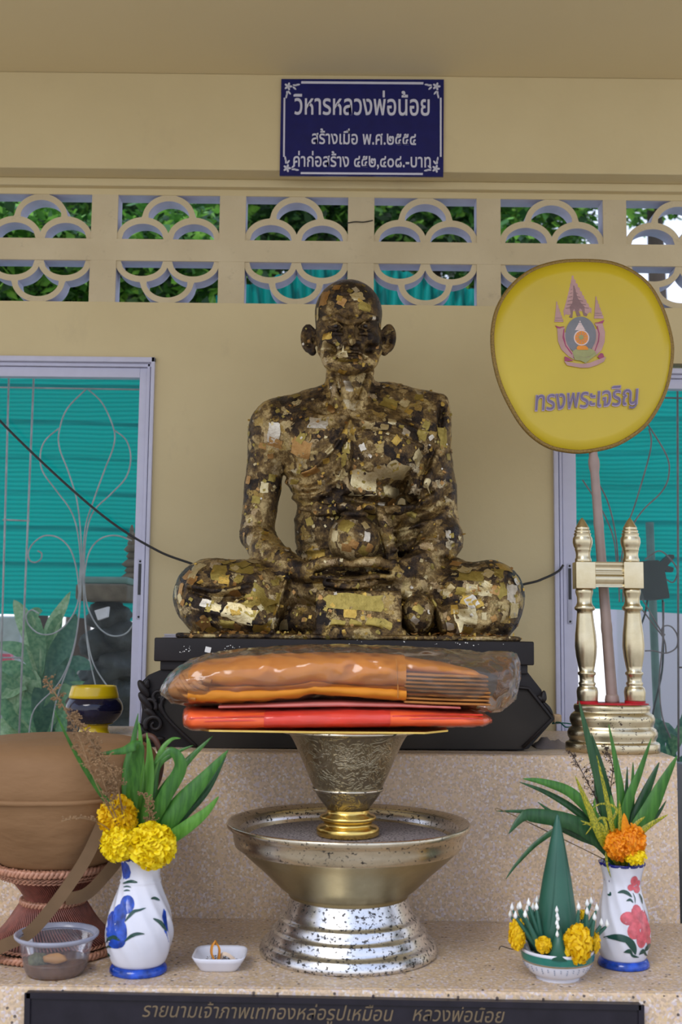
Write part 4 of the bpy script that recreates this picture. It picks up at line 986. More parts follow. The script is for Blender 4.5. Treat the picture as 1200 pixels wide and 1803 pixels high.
# ---------------------------------------------------------------- fan stand and ceremonial fan
YG = 2.49
def oval(name, rows, cx, Yc, sy, mat, parent, n=72):
    c, pf = prof(cx, rows, Yc); return mk(name, lathe(c, pf, n, cap=True, sy=sy), mat, parent)
fs = empty('fan_stand', P(1078, 1324, YG), 'gilded wooden stand with two turned posts and a crossbar beside the pedestal', 'stand')
c, pf = prof(1078, [(80, 1325), (81, 1324), (81, 1311), (79, 1308), (75, 1306), (74, 1303), (77, 1297), (77.5, 1290), (75, 1283), (70, 1279), (70, 1277), (73, 1270), (73.5, 1264), (71, 1258), (66, 1254), (64, 1252), (66, 1248), (66, 1243), (64, 1240), (0.1, 1239)], YG)
dz = Z1+0.001-pf[0][1]; pf = [(r, z+dz*(1 if i < 4 else 0.5 if i < 8 else 0)) for i, (r, z) in enumerate(pf)]
mk('base', lathe(c, pf, 96, cap=True, sy=0.72), GILTS, fs)
REDP = simple('red_paint', (0.45, 0.012, 0.02), 0.4)
c, pf = prof(1078, [(62, 1239.5), (62, 1238), (0.1, 1238)], YG); mk('red_top', lathe(c, pf, 72, cap=True, sy=0.70), REDP, fs)
def post(px_t, px_b):
    pr_ = [(17, 1238, 0), (17.5, 1232, 0), (18, 1226, 0), (18.5, 1218, 0), (17, 1211, 0), (13.5, 1208, 0), (14, 1206, 0), (15, 1203, 0), (12.5, 1200, 0), (12.5, 1195, 0), (13, 1190, 0), (15.5, 1187, 0), (15.5, 1184, 0), (12.5, 1182, 0),
           (14.5, 1172, 0), (17.5, 1155, 0), (19, 1138, 0), (18, 1118, 0), (15.5, 1097, 0), (14, 1082, 0), (13.5, 1076, 0), (17, 1074, 0), (18, 1070, 0), (15, 1066, 0), (13, 1061, 0), (13, 1052, 0), (15, 1045, 0), (15.5, 1041, 0), (14.5, 1037, 0)]
    Y = YG
    def row(r, y):
        t = (1238-y)/(1238-913); x = px_b+(px_t-px_b)*t; return P(x, y, Y), m(r, Y)
    V = []; F = []; n = 32
    def build(rows):
        V = []; n = 32
        for r, y, _ in rows:
            c, rr = row(r, y)
            for i in range(n): a = 2*PI*i/n; V.append((c.x+rr*math.cos(a), c.y+rr*math.sin(a), c.z))
        F = [(j*n+i, j*n+(i+1) % n, (j+1)*n+(i+1) % n, (j+1)*n+i) for j in range(len(rows)-1) for i in range(n)]
        F += [tuple(range(n))[::-1], tuple(range((len(rows)-1)*n, len(rows)*n))]; return V, F
    up_ = [(14, 991, 0), (14.5, 988, 0), (14.5, 985, 0), (13, 982, 0), (12.5, 976, 0), (13.5, 970, 0), (14.5, 968, 0), (14, 966, 0), (16, 962, 0), (17.5, 955, 0), (17, 948, 0), (14, 943, 0), (15, 941.5, 0), (15, 939.5, 0), (12.5, 938, 0), (14, 936, 0), (13.5, 934, 0), (11, 932.5, 0), (12.5, 930.5, 0), (11.5, 928.5, 0), (9, 924, 0), (5, 917, 0), (1.2, 912, 0)]
    up_ = [(r, y, 0) for r, y, _ in up_]
    pole = mk('turned_post', build(pr_), GILT, fs); mk('finial', build(up_), GILT, fs)
    a, ra = row(17, 1037); b, rb = row(17, 990)
    mk('square_block', box(a.x-ra, a.x+ra, YG-ra, YG+ra, a.z, b.z, 0.002), GILT, fs, auto=35)
    lr = mk('red_foot', lathe((row(16, 1237)[0].x, YG, 0), [(m(17.5, YG), row(1, 1238.5)[0].z), (m(18, YG), row(1, 1234)[0].z)], 32, cap=False), REDP, fs)
post(1024, 1034); post(1108, 1117.5)
zc0, zc1 = P(1066, 1034, YG).z, P(1066, 990, YG).z; h = zc1-zc0; x0, x1 = P(1041, 1010, YG).x, P(1094, 1010, YG).x
barp = []
bt = [0, .06, .10, .16, .30, .42, .50, .56, .60, .66, .74, .82, .90, .94, 1]; br = [12, 12, 9.5, 12, 14, 13, 10, 9.5, 11.5, 9, 8.5, 9, 11.5, 10, 12]
for i in range(25):
    t = i/24; barp.append((m(float(np.interp(t, bt, br)), YG), zc0+h*t))
V = []; n = 4
for rr, z in barp: V += [(x0, YG-rr, z), (x1, YG-rr, z), (x1, YG+m(6, YG), z), (x0, YG+m(6, YG), z)]
F = [(j*4+i, j*4+(i+1) % 4, (j+1)*4+(i+1) % 4, (j+1)*4+i) for j in range(24) for i in range(4)]+[(3, 2, 1, 0), (96, 97, 98, 99)]
mk('crossbar', (V, F), GILT, fs, auto=50)
YFN = 2.545
fan = empty('ceremonial_fan', P(1077, 1232, 2.52), 'large yellow oval monk fan with emblem and purple lettering in the gilded stand', 'fan')
FY = N('yellow_satin'); FY.col(FY.ramp(FY.noise(3, 4), [(0.3, (0.56, 0.405, 0.008)), (0.7, (0.66, 0.49, 0.014))])); FY.set(Roughness=0.36, Coat__Weight=0.3, Coat__Roughness=0.2); FY.bump(FY.noise(7, 3), 0.35, 0.01); FY = FY.m
TRIM = simple('antique_gold_braid', (0.26, 0.16, 0.035), 0.5, metal=0.3, var=0.4, nscale=300, bump=0.6, bscale=500)
ol = [(1031, 460), (1075, 464), (1112, 479), (1142, 504), (1163, 540), (1176, 578), (1182, 612), (1179, 650), (1170, 688), (1155, 720), (1135, 748), (1110, 768), (1082, 783), (1052, 791), (1022, 795), (994, 793), (966, 786), (940, 770), (918, 747), (900, 718), (884, 685), (873, 650), (867, 610), (868, 575), (876, 543), (892, 515), (915, 491), (944, 473), (985, 462)]
cl = crom([(x, y, 0) for x, y in ol], 4, closed=True); FC = P(1026, 628, YFN)
# slightly domed disc
V = []; F = []; nr = 8; nn = len(cl)
for side in (0, 1):
    for j in range(nr+1):
        t = j/nr
        for v in cl:
            p = P(v.x, v.y, YFN); w = FC.lerp(p, t if t > 0 else 0.001); dome = 0.007*(1-t*t)
            V.append((w.x, YFN+(-0.004-dome if side == 0 else 0.004), w.z))
for side in (0, 1):
    b = side*(nr+1)*nn
    for j in range(nr):
        for i in range(nn):
            q_ = (i+1) % nn; f = (b+j*nn+i, b+j*nn+q_, b+(j+1)*nn+q_, b+(j+1)*nn+i); F.append(f if side else f[::-1])
b = (nr+1)*nn
for i in range(nn): q_ = (i+1) % nn; F.append((nr*nn+i, nr*nn+q_, b+nr*nn+q_, b+nr*nn+i))
fixn(mk('fan_disc', (V, F), FY, fan))
mk('braided_rim', tube([P(v.x, v.y, YFN) for v in cl], m(4.3, YFN), 10, closed=True), TRIM, fan)
hb = P(1077, 1230, 2.52); ht = P(1043, 789, YFN+0.008)
hp = [hb.lerp(ht, i/60) for i in range(61)]
hr = []
for i in range(61):
    t = i/60; r = m(9.8-2.2*t, 2.52)
    for kk in (0.275, 0.52, 0.69, 0.94):
        r += m(1.1, 2.52)*math.exp(-((t-kk)/0.012)**2)
    if 0.90 < t < 0.965: r += m(1.6, 2.52)
    hr.append(r)
BAM = simple('pale_bamboo', (0.34, 0.25, 0.21), 0.45, var=0.12, nscale=20)
mk('handle', tube(hp, hr, 20), BAM, fan)
mk('handle_collar', lathe((hb.x, hb.y, 0), [(m(12, 2.52), P(1077, 1238, 2.52).z+.001), (m(12.5, 2.52), P(1077, 1233, 2.52).z), (m(11.5, 2.52), P(1077, 1226, 2.52).z), (m(9.5, 2.52), P(1077, 1222, 2.52).z)], 28), BAM, fan)
EP = simple('emblem_pink', (0.50, 0.29, 0.26), 0.5); EB = simple('emblem_mauve', (0.26, 0.15, 0.14), 0.5); EM = simple('emblem_magenta', (0.36, 0.06, 0.13), 0.5); EG = simple('emblem_grey', (0.20, 0.20, 0.21), 0.5)
EO = simple('emblem_orange', (0.80, 0.28, 0.02), 0.5); EW = simple('emblem_pale', (0.72, 0.55, 0.50), 0.5); EGR = simple('emblem_olive', (0.36, 0.36, 0.14), 0.5); LAV = simple('lettering_lavender', (0.17, 0.13, 0.22), 0.4); LAV2 = simple('lettering_pale_edge', (0.40, 0.30, 0.42), 0.4)
def ec(x, y): return (940+x/7.5, 470+y/7.5)
em = empty('e', (0, 0, 0)); COL.objects.unlink(em); bpy.data.objects.remove(em)
layer = [0]
def esh(name, pts, mat, raw=False):
    layer[0] += 1; Y = YFN-0.0098-layer[0]*0.00006
    out = []
    for x, y in pts:
        px, py = ec(x, y); p = P(px, py, YFN); out.append(p)
    dmin = 0.0
    V = []; nn_ = len(out)
    for dd in (0.0, 0.0006):
        for p in out:
            r = Vector((p.x-FC.x, 0, p.z-FC.z)); t = min(1, r.length/0.205); V.append((p.x, YFN-0.004-0.007*(1-t*t)-0.0010-layer[0]*0.00005+dd, p.z))
    F = [tuple(range(nn_)), tuple(range(2*nn_-1, nn_-1, -1))]+[(i+nn_, (i+1) % nn_+nn_, (i+1) % nn_, i) for i in range(nn_)]
    return triang(mk(name, (V, F), mat, EMB, smooth=False))
EMB = empty('emblem', (0, 0, 0)); EMB.parent = fan; EMB.location = P(1018, 570, YFN-0.012)-fan.location
def spire(x0, x1, yb, yt, n, cx=None):
    cx = (x0+x1)/2 if cx is None else cx; L_ = []; R_ = []
    for i in range(n):
        t = i/n; w = (1-t)**1.15; t2 = (i+1)/n; y = yb+(yt-yb)*t; yn = yb+(yt-yb)*(t2)
        bx_ = cx+((x0+x1)/2-cx)*(1-t); L_ += [(bx_-(x1-x0)/2*w, y), (bx_-(x1-x0)/2*w*0.93, yn+(y-yn)*.15)]; R_ += [(bx_+(x1-x0)/2*w, y), (bx_+(x1-x0)/2*w*0.93, yn+(y-yn)*.15)]
    return L_+[(cx, yt)]+R_[::-1]
esh('crown_spire', spire(375, 745, 600, 120, 9, 492), EP)
esh('crown_flap', [(372, 590), (455, 560), (480, 640), (440, 650), (400, 640), (385, 670)], EP); esh('crown_flap', [(745, 560), (650, 545), (640, 640), (690, 640), (725, 610), (740, 635)], EP)
esh('crown_core', [(505, 260), (520, 260), (560, 420), (610, 500), (650, 540), (655, 620), (690, 640), (680, 668), (640, 660), (615, 580), (590, 560), (575, 600), (600, 660), (550, 670), (530, 600), (520, 570), (500, 590), (490, 690), (445, 680), (470, 640), (455, 540), (490, 500), (505, 400)], EB)
for i, (yy, hw, cx_) in enumerate(((300, 34, 505), (350, 56, 512), (400, 78, 520), (450, 100, 532), (500, 125, 544), (545, 150, 556))):
    for sg in (-1, 1): esh('crown_tier', [(cx_+sg*hw*.35, yy), (cx_+sg*hw, yy+14), (cx_+sg*hw, yy+22), (cx_+sg*hw*.35, yy+9)], EB)
esh('side_spire', spire(255, 372, 745, 470, 6, 282), EP); esh('side_spire', spire(775, 900, 700, 405, 6, 797), EP)
for yy, x0_, x1_ in ((720, 262, 366), (690, 268, 352), (655, 780, 886), (628, 785, 872)): esh('spire_band', [(x0_, yy), (x1_, yy), (x1_, yy+6), (x0_, yy+6)], EB)
esh('garland', ell(612, 960, 235, 285, 40, math.radians(-25), math.radians(195))[::1]+ell(600, 945, 185, 245, 40, math.radians(195), math.radians(-25)), EP)
esh('frame_left', [(290, 830), (390, 815), (372, 950), (400, 1060), (480, 1180), (520, 1250), (440, 1200), (345, 1110), (300, 1000)], EP); esh('frame_right', [(780, 765), (885, 765), (918, 880), (912, 1010), (870, 1120), (790, 1190), (750, 1200), (800, 1100), (845, 990), (840, 870)], EP)
esh('ribbon_bow', [(262, 790), (320, 810), (390, 800), (330, 832), (290, 828)], EM); esh('ribbon_bow', [(780, 755), (830, 750), (912, 715), (890, 762), (830, 768)], EM)
esh('frame_inner', [(372, 840), (386, 835), (380, 930), (405, 1050), (490, 1165), (480, 1178), (395, 1065), (358, 950)], EM); esh('frame_inner', [(805, 800), (822, 800), (848, 900), (838, 1000), (790, 1130), (778, 1125), (825, 990), (832, 900)], EM)
esh('shield_ground', ell(598, 920, 202, 245, 40), EG)
esh('shield_base', ell(640, 1150, 150, 62, 30), EGR)
for i, (yy, hw) in enumerate(((740, 8), (770, 26), (795, 42), (818, 58), (842, 72))): esh('tiered_umbrella', [(590-hw, yy+12), (590+hw, yy+12), (588+hw*.7, yy-10), (588-hw*.7, yy-10)], EW)
esh('wheel', ell(608, 955, 101, 103, 32), EW); esh('wheel_ring', ell(608, 955, 86, 88, 32), EO)
for i in range(12):
    a = 2*PI*i/12; esh('wheel_spoke', [(608+35*math.cos(a-.07), 955+35*math.sin(a-.07)), (608+80*math.cos(a-.05), 955+80*math.sin(a-.05)), (608+80*math.cos(a+.05), 955+80*math.sin(a+.05)), (608+35*math.cos(a+.07), 955+35*math.sin(a+.07))], EP)
esh('wheel_hub', ell(604, 950, 32, 32, 16), EGR)
esh('throne', [(560, 1060), (660, 1060), (690, 1085), (695, 1115), (555, 1115), (540, 1090)], EO)
esh('ribbon_scroll', [(378, 1262), (420, 1270), (520, 1290), (620, 1300), (720, 1285), (830, 1240), (930, 1205), (900, 1270), (800, 1320), (700, 1350), (600, 1352), (500, 1335), (420, 1320)], EP)
esh('ribbon_fold', [(385, 1200), (430, 1215), (500, 1260), (440, 1262), (385, 1265)], EM); esh('ribbon_fold', [(815, 1205), (860, 1155), (890, 1165), (905, 1210), (850, 1235)], EM)
esh('name_scroll', [(500, 1180), (600, 1215), (700, 1215), (790, 1150), (800, 1180), (720, 1240), (660, 1290), (600, 1260), (520, 1250)], EGR)
LT = empty('fan_lettering', (0, 0, 0)); LT.parent = fan; LT.location = P(1030, 700, YFN-0.012)-fan.location
text('lettering_edge', 'ทรงพระเจริญ', (940.5, 723.5), (1126.5, 711.5), YFN-0.0118, 27.5, LAV2, LT, 0.0002, shear=0.22, weight=0.028)
text('lettering', 'ทรงพระเจริญ', (942, 722.5), (1125, 710.5), YFN-0.0124, 27, LAV, LT, 0.0002, shear=0.22, weight=0.0)

# ---------------------------------------------------------------- cables
cable = mk('black_cable', tube(crom([P(-40, 690, 2.960), P(0, 741, 2.970), P(100, 838, 2.980), P(190, 915, 2.985), P(265, 963, 2.990), P(330, 990, 3.000), P(500, 1040, 3.015), P(800, 1050, 3.015), P(925, 1028, 3.010), P(958, 1018, 3.015), P(982, 1006, 3.025), P(991, 995, 3.030)], 8), 0.0032, 8), CABLE, None)
tag(cable, 'thin black cable hanging across the left window and passing behind the statue', 'cable')
w2 = mk('black_wire', tube(crom([P(610, 393, YW-.002), P(625, 390.5, YW-.006), P(640, 391, YW-.006), P(656, 388, YW-.002)], 6), 0.0016, 6), CABLE, None)
tag(w2, 'short black wire crossing a mullion of the ventilation blocks', 'wire')
GW = simple('green_wire', (0.0, 0.10, 0.08), 0.4); WOODP = simple('pale_wood', (0.55, 0.38, 0.22), 0.6, var=0.25, nscale=100)
w3 = mk('green_wire', cat(tube(crom([P(972, 1273, 2.59), P(985, 1272, 2.57), P(995, 1280, 2.55), P(1006, 1279, 2.57), P(1010, 1278, 2.59)], 6), 0.0016, 6), tube(crom([P(972, 1274, 2.59), P(990, 1273, 2.61), P(1008, 1275, 2.62)], 6), 0.0016, 6)), GW, None)
tag(w3, 'green wire loop between the black pedestal and the gilded stand', 'wire')
w4 = mk('wooden_clip', box(P(974, 1268, 2.59).x, P(987, 1268, 2.59).x, 2.58, 2.61, P(980, 1273, 2.59).z, P(980, 1258, 2.59).z, 0.003), WOODP, None, auto=40)
tag(w4, 'small pale wooden block at right corner of the black pedestal', 'block')
cl_ = []
for i in range(13):
    for j in range(9):
        px = 942+i*5; cl_.append((P(px, 1300, 2.55).x, 2.53+j*0.012, Z1+0.001+0.021*math.exp(-((i-4)/2.6)**2)*math.sin(PI*j/8)+0.014*math.exp(-((i-9)/2.2)**2)*math.sin(PI*j/8)+0.003*(i % 2)*math.sin(PI*j/8)))
w5 = mk('crumpled_cloth', (cl_, [(i*9+j, (i+1)*9+j, (i+1)*9+j+1, i*9+j+1) for i in range(12) for j in range(8)]), simple('grey_rag', (0.30, 0.25, 0.23), 0.8), None)
tag(w5, 'small grey crumpled cloth on upper step beside the black pedestal', 'cloth')

# ---------------------------------------------------------------- covered alms bowl on wicker stand (left)
BRN = N('brown_cotton'); BRN.col(BRN.ramp(BRN.noise(5, 5), [(0.3, (0.205, 0.112, 0.050)), (0.7, (0.27, 0.150, 0.070))])); BRN.set(Roughness=0.7, Sheen__Weight=0.0, Specular__IOR__Level=0.2); BRN.bump(BRN.noise(9, 4, sc=(1, 1, 2.5)), 0.6, 0.012); BRN = BRN.m
STRAP = simple('olive_brown_strap', (0.15, 0.092, 0.048), 0.8, var=0.1, Specular__IOR__Level=0.2)
YBG = 2.149; cxb = 92
alm = empty('covered_alms_bowl', P(cxb+8, 1518, YBG), 'large round alms bowl in a brown cloth cover with a strap', 'bowl')
def wrinkle(a, z): return 1+0.010*math.sin(5*a+z*40)+0.006*math.sin(11*a+2)
c, pf = prof(cxb+8, smoothprof([(88, 1516), (103, 1505), (128, 1472), (147, 1440), (160, 1410), (167, 1393)], 4), YBG); mk('lower_cover', lathe(c, pf, 96, cap=False, mod=wrinkle), BRN, alm)
c, pf = prof(cxb+8, [(166, 1396), (170, 1394), (171, 1391), (170, 1388), (166, 1386)], YBG); mk('seam_piping', lathe(c, pf, 96, cap=False, mod=wrinkle), BRN, alm)
c, pf = prof(cxb+8, smoothprof([(167, 1389), (172, 1372), (173, 1350), (168, 1328), (155, 1312), (130, 1301), (90, 1296), (40, 1294), (0, 1294)], 4), YBG); mk('lid_cover', lathe(c, pf, 96, cap=False, mod=wrinkle), BRN, alm)
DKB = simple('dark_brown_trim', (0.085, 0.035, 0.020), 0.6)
mk('side_loop', tube(crom([P(247, 1305, YBG-.03), P(256, 1296, YBG-.05), P(270, 1299, YBG-.06), P(280, 1318, YBG-.06), P(284, 1345, YBG-.05), P(278, 1375, YBG-.03), P(262, 1405, YBG-.02)], 6), m(5, YBG), 8), DKB, alm)
def ribbon(pts, w, mat, parent, name='strap', th=0.0016, nrm=(0, -1, 0)):
    q_ = crom(pts, 8); V = []; F = []; nn_ = Vector(nrm)
    for i, p in enumerate(q_):
        t = (q_[min(i+1, len(q_)-1)]-q_[max(i-1, 0)]).normalized(); s = t.cross(nn_)
        if s.length < .05: s = Vector((1, 0, 0))
        s.normalize(); b = s.cross(t).normalized()
        ww = w[0]+(w[1]-w[0])*i/(len(q_)-1) if isinstance(w, tuple) else w
        V += [p-s*ww/2-b*th/2, p+s*ww/2-b*th/2, p+s*ww/2+b*th/2, p-s*ww/2+b*th/2]
    for i in range(len(q_)-1):
        for k_ in range(4): F.append((i*4+k_, i*4+(k_+1) % 4, (i+1)*4+(k_+1) % 4, (i+1)*4+k_))
    F += [(0, 3, 2, 1), tuple((len(q_)-1)*4+k_ for k_ in range(4))]
    return mk(name, (V, F), mat, parent, auto=40)
ribbon([P(200, 1400, 2.039), P(178, 1455, 2.019), P(152, 1510, 2.014), P(120, 1560, 2.014), P(82, 1610, 2.014), P(48, 1645, 2.019), P(0, 1668, 2.024), P(-40, 1690, 2.044)], m(20, YBG), STRAP, alm)
ribbon([P(232, 1440, 2.064), P(215, 1500, 2.084), P(182, 1545, 2.074), P(150, 1575, 2.054), P(115, 1583, 2.049)], m(20, YBG), STRAP, alm)
WICK = simple('reddish_wicker', (0.20, 0.060, 0.040), 0.42, var=0.3, nscale=80); WICK2 = simple('tan_braided_wicker', (0.42, 0.20, 0.12), 0.45, var=0.25, nscale=90)
wick = empty('wicker_stand', (P(88, 1680, YBG).x, YBG, Z0), 'reddish woven wicker hourglass stand under the brown covered alms bowl', 'stand')
cW = P(90, 1680, YBG); RT = m(97, YBG); RB = m(108, YBG); RM = m(46, YBG)
zt_, zm_, zb2 = P(90, 1523, YBG).z, P(90, 1580, YBG).z, Z0+0.012
rd = []
for i in range(110):
    a = 2*PI*i/110
    def rp_(R_, z_, a_): return Vector((cW.x+R_*math.cos(a_), YBG+R_*math.sin(a_), z_))
    tw = 0.35
    rd.append(tube(crom([rp_(RT*.93, zt_, a-tw), rp_(RT*.66, (zt_*.5+zm_*.5), a-tw*.4), rp_(RM, zm_, a), rp_(RM*1.25, zm_-0.012, a), rp_(RB*.72, zm_*.45+zb2*.55, a+tw*.5), rp_(RB*.97, zb2+.008, a+tw)], 3), 0.0016, 4))
o = mk('reeds', cat(*rd), WICK, wick); o['kind'] = 'stuff'
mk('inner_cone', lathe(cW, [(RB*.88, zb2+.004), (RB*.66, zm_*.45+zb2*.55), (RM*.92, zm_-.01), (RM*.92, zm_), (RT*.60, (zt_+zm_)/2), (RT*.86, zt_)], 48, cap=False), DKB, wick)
def braid(R_, z_, amp, n_, mat, name, r=0.0030, strands=3):
    q_ = []
    for s_ in range(strands):
        pts = []
        for i in range(n_*10):
            a = 2*PI*i/(n_*10); ph = n_*a+2*PI*s_/strands; pts.append((cW.x+(R_+amp*math.cos(ph))*math.cos(a), YBG+(R_+amp*math.cos(ph))*math.sin(a), z_+amp*math.sin(ph*(2 if strands == 3 else 1))))
        q_.append(tube(pts, r, 6, closed=True))
    return mk(name, cat(*q_), mat, wick)
braid(RT, zt_+0.003, 0.0045, 26, WICK2, 'rim_braid', 0.0042)
braid(RT*.96, zt_-0.0085, 0.0018, 34, WICK2, 'rim_twist', 0.0016, 2); braid(RT*.91, zt_-0.0145, 0.0018, 34, WICK2, 'rim_twist', 0.0016, 2)
braid(RM*1.10, zm_-0.004, 0.0035, 16, WICK2, 'waist_braid', 0.0032)
braid(RB, Z0+0.0085, 0.0035, 28, WICK2, 'base_braid', 0.0040); braid(RB*.97, Z0+0.020, 0.0018, 36, WICK2, 'base_twist', 0.0016, 2)

# ---------------------------------------------------------------- lacquer bowl by the window
YEL2 = simple('yellow_lacquer', (0.62, 0.43, 0.006), 0.18, var=0.05, bump=0.05); BLK2 = simple('black_lacquer', (0.008, 0.008, 0.028), 0.12, var=0.3)
YLB = 2.78; zl = Z1+0.001
lac = empty('lacquer_bowl', (P(165, 1295, YLB).x, YLB, zl), 'glossy black lacquer footed bowl with yellow rim and foot by left window', 'bowl')
c, pf = prof(165, [(29, 1294), (27, 1290), (24, 1282), (25, 1276), (33, 1273)], YLB); pf[0] = (pf[0][0], zl); mk('yellow_foot', lathe(c, pf, 56), YEL2, lac)
c, pf = prof(165, smoothprof([(30, 1275), (39, 1267), (46, 1258), (48, 1252), (49, 1248), (48, 1240), (44, 1232), (40, 1227)], 3), YLB); mk('black_body', lathe(c, pf, 56), BLK2, lac)
c, pf = prof(165, [(41, 1229), (43, 1228), (42, 1222), (39, 1210), (38, 1207), (36, 1207), (35, 1212), (0.1, 1214)], YLB); mk('yellow_rim', lathe(c, pf, 56), YEL2, lac)


# ---------------------------------------------------------------- small things on the lower step
PORC = simple('white_porcelain', (0.66, 0.66, 0.72), 0.14, var=0.02); COB = simple('cobalt_glaze', (0.012, 0.055, 0.34), 0.15, var=0.6, nscale=70); COB2 = simple('deep_cobalt_glaze', (0.008, 0.012, 0.16), 0.15)
PINK = simple('pink_glaze', (0.55, 0.10, 0.12), 0.15, var=0.3, nscale=90); GRNG = simple('dark_green_glaze', (0.015, 0.06, 0.045), 0.2); GRN2 = simple('green_band', (0.02, 0.16, 0.12), 0.2); GOLDL = simple('gilt_line', (0.35, 0.26, 0.08), 0.3, metal=0.5)
def vase(px, yb, rows, twist, name, label, foot_h, collar=None):
    g = G(px, yb, Z0); Yc = g.y
    c, pf = prof(px, rows, Yc); dz = Z0+0.001-pf[0][1]
    pf = [(r, z+dz*max(0, 1-i/6)) for i, (r, z) in enumerate(pf)]
    root = empty(name, (c.x, Yc, Z0), label, 'vase', 'flower vases')
    body_p = pf[foot_h:]; z_lo, z_hi = body_p[0][1], body_p[-1][1]
    zs_ = [p[1] for p in body_p]; rs_ = [p[0] for p in body_p]
    def rad(a, z, off=0.0):
        base = float(np.interp(z, zs_, rs_)); t = (z-z_lo)/(z_hi-z_lo); am = 0.055*math.sin(PI*min(1, max(0, t*1.05)))
        return base*(1-am*abs(math.sin(6*(a+twist*(z-z_lo)*9)))**1.0)+off
    dense = [(0, z_lo+(z_hi-z_lo)*i/60) for i in range(61)]
    V = []; F = []; n = 96
    for _, z in dense:
        for i in range(n): a = 2*PI*i/n; r = rad(a, z); V.append((c.x+r*math.cos(a), Yc+r*math.sin(a), z))
    for j in range(60):
        for i in range(n): F.append((j*n+i, j*n+(i+1) % n, (j+1)*n+(i+1) % n, (j+1)*n+i))
    F.append(tuple(range(n))[::-1])
    mk('vase_body', (V, F), PORC, root)
    mk('blue_foot', lathe((c.x, Yc, 0), pf[:foot_h+1], 64), COB, root)
    # rim with blue edge
    zr = z_hi; rr = rs_[-1]
    mk('blue_rim', lathe((c.x, Yc, 0), [(rr*.99, zr-0.003), (rr*1.02, zr), (rr*1.01, zr+0.002), (rr*.93, zr+0.0015), (rr*.86, zr-0.008), (rr*.80, zr-0.03), (0.0005, zr-0.035)], 64, cap=False, mod=lambda a, z: 1+0.02*math.sin(14*a)), COB2, root)
    def decal(nm, pts, mat, off=0.0004):
        """flat glaze shape in photo px wrapped on the vase"""
        pts = [Vector((x, y, 0)) for x, y in pts]; ce = sum(pts, Vector())/len(pts); V = []; F = []; nn_ = len(pts); K = 4
        for k_ in range(K+1):
            for p in pts:
                w = ce.lerp(p, max(0.001, k_/K)); z = P(w.x, w.y, Yc).z; dx = P(w.x, w.y, Yc).x-c.x; R0 = float(np.interp(z, zs_, rs_)); s_ = max(-0.985, min(0.985, dx/R0)); a = -math.acos(s_)
                z = P(w.x, w.y, Yc-R0*math.sin(-a)).z if True else z
                z = min(max(z, z_lo), z_hi); r = rad(a, z, off); V.append((c.x+r*math.cos(a), Yc+r*math.sin(a), z))
        for k_ in range(K):
            for i in range(nn_): F.append((k_*nn_+i, k_*nn_+(i+1) % nn_, (k_+1)*nn_+(i+1) % nn_, (k_+1)*nn_+i))
        return fixn(mk(nm, (V, F), mat, root))
    return root, decal, (c.x, Yc, zr, rr)
def bez(pts, w):
    q_ = crom([(x, y, 0) for x, y in pts], 5); L_ = []; R_ = []
    for i, p in enumerate(q_):
        t = (q_[min(i+1, len(q_)-1)]-q_[max(i-1, 0)]).normalized(); n_ = Vector((-t.y, t.x, 0)); ww = w*math.sin(PI*(i+0.3)/(len(q_)-0.4))**0.8/2
        L_.append((p.x+n_.x*ww, p.y+n_.y*ww)); R_.append((p.x-n_.x*ww, p.y-n_.y*ww))
    return L_+R_[::-1]
rowsL = [(47, 1719), (48.5, 1715), (48, 1708), (45.5, 1702), (42, 1698)]+smoothprof([(42, 1696), (46, 1690), (52, 1675), (57, 1655), (58.5, 1640), (57, 1622), (52, 1602), (46, 1585), (40, 1568), (36.5, 1556), (35, 1551)], 2)+[(36.2, 1549), (36, 1547)]+smoothprof([(33.5, 1545), (32.5, 1535), (34, 1520), (36.5, 1508)], 2)
vL, dL, mouthL = vase(243, 1711, rowsL, 1.0, 'flower_vase', 'white fluted porcelain vase with blue painted flowers, holding yellow marigolds', 4)
for k_, pts in enumerate((ell(229, 1594, 15, 17, 16), ell(216, 1612, 14, 20, 16), ell(206, 1640, 16, 22, 18), ell(224, 1646, 9, 22, 16), ell(200, 1620, 8, 16, 12), ell(214, 1662, 14, 8, 14))): dL('painted_petal', pts, COB, 0.0004+k_*.00008)
for pts, w in (([(228, 1624), (240, 1608), (252, 1604), (266, 1600)], 5), ([(229, 1658), (240, 1649), (250, 1645), (264, 1645)], 6), ([(273, 1583), (280, 1582), (287, 1586)], 5), ([(279, 1618), (290, 1625), (298, 1640)], 6), ([(220, 1556), (235, 1552), (248, 1554)], 5), ([(221, 1562), (228, 1561), (236, 1563)], 3), ([(222, 1569), (228, 1568), (234, 1569)], 3),
               ([(190, 1660), (200, 1652), (212, 1650), (222, 1656)], 6), ([(190, 1670), (198, 1666), (206, 1668)], 4), ([(191, 1682), (196, 1680), (202, 1684)], 4)): dL('painted_leaf', bez(pts, w), GRNG, 0.0010)
dL('painted_petal', [(217, 1516), (226, 1516), (233, 1524), (236, 1536), (232, 1546), (224, 1549), (218, 1548), (217, 1532)], COB); dL('painted_petal', [(294, 1600), (297, 1605), (301, 1640), (299, 1660), (295, 1640), (293, 1615)], COB)
rowsR = [(42, 1708), (43.5, 1704), (42.5, 1697), (40, 1691), (37, 1688)]+smoothprof([(36, 1686), (40, 1678), (44.5, 1662), (46.5, 1645), (46, 1628), (43, 1608), (39, 1592), (34.5, 1572), (32, 1558), (32, 1548), (35, 1532), (38.5, 1519)], 2)
vR, dR, mouthR = vase(1097, 1700, rowsR, 1.0, 'flower_vase', 'white fluted porcelain vase with pink painted flower and blue rim, at right', 4)
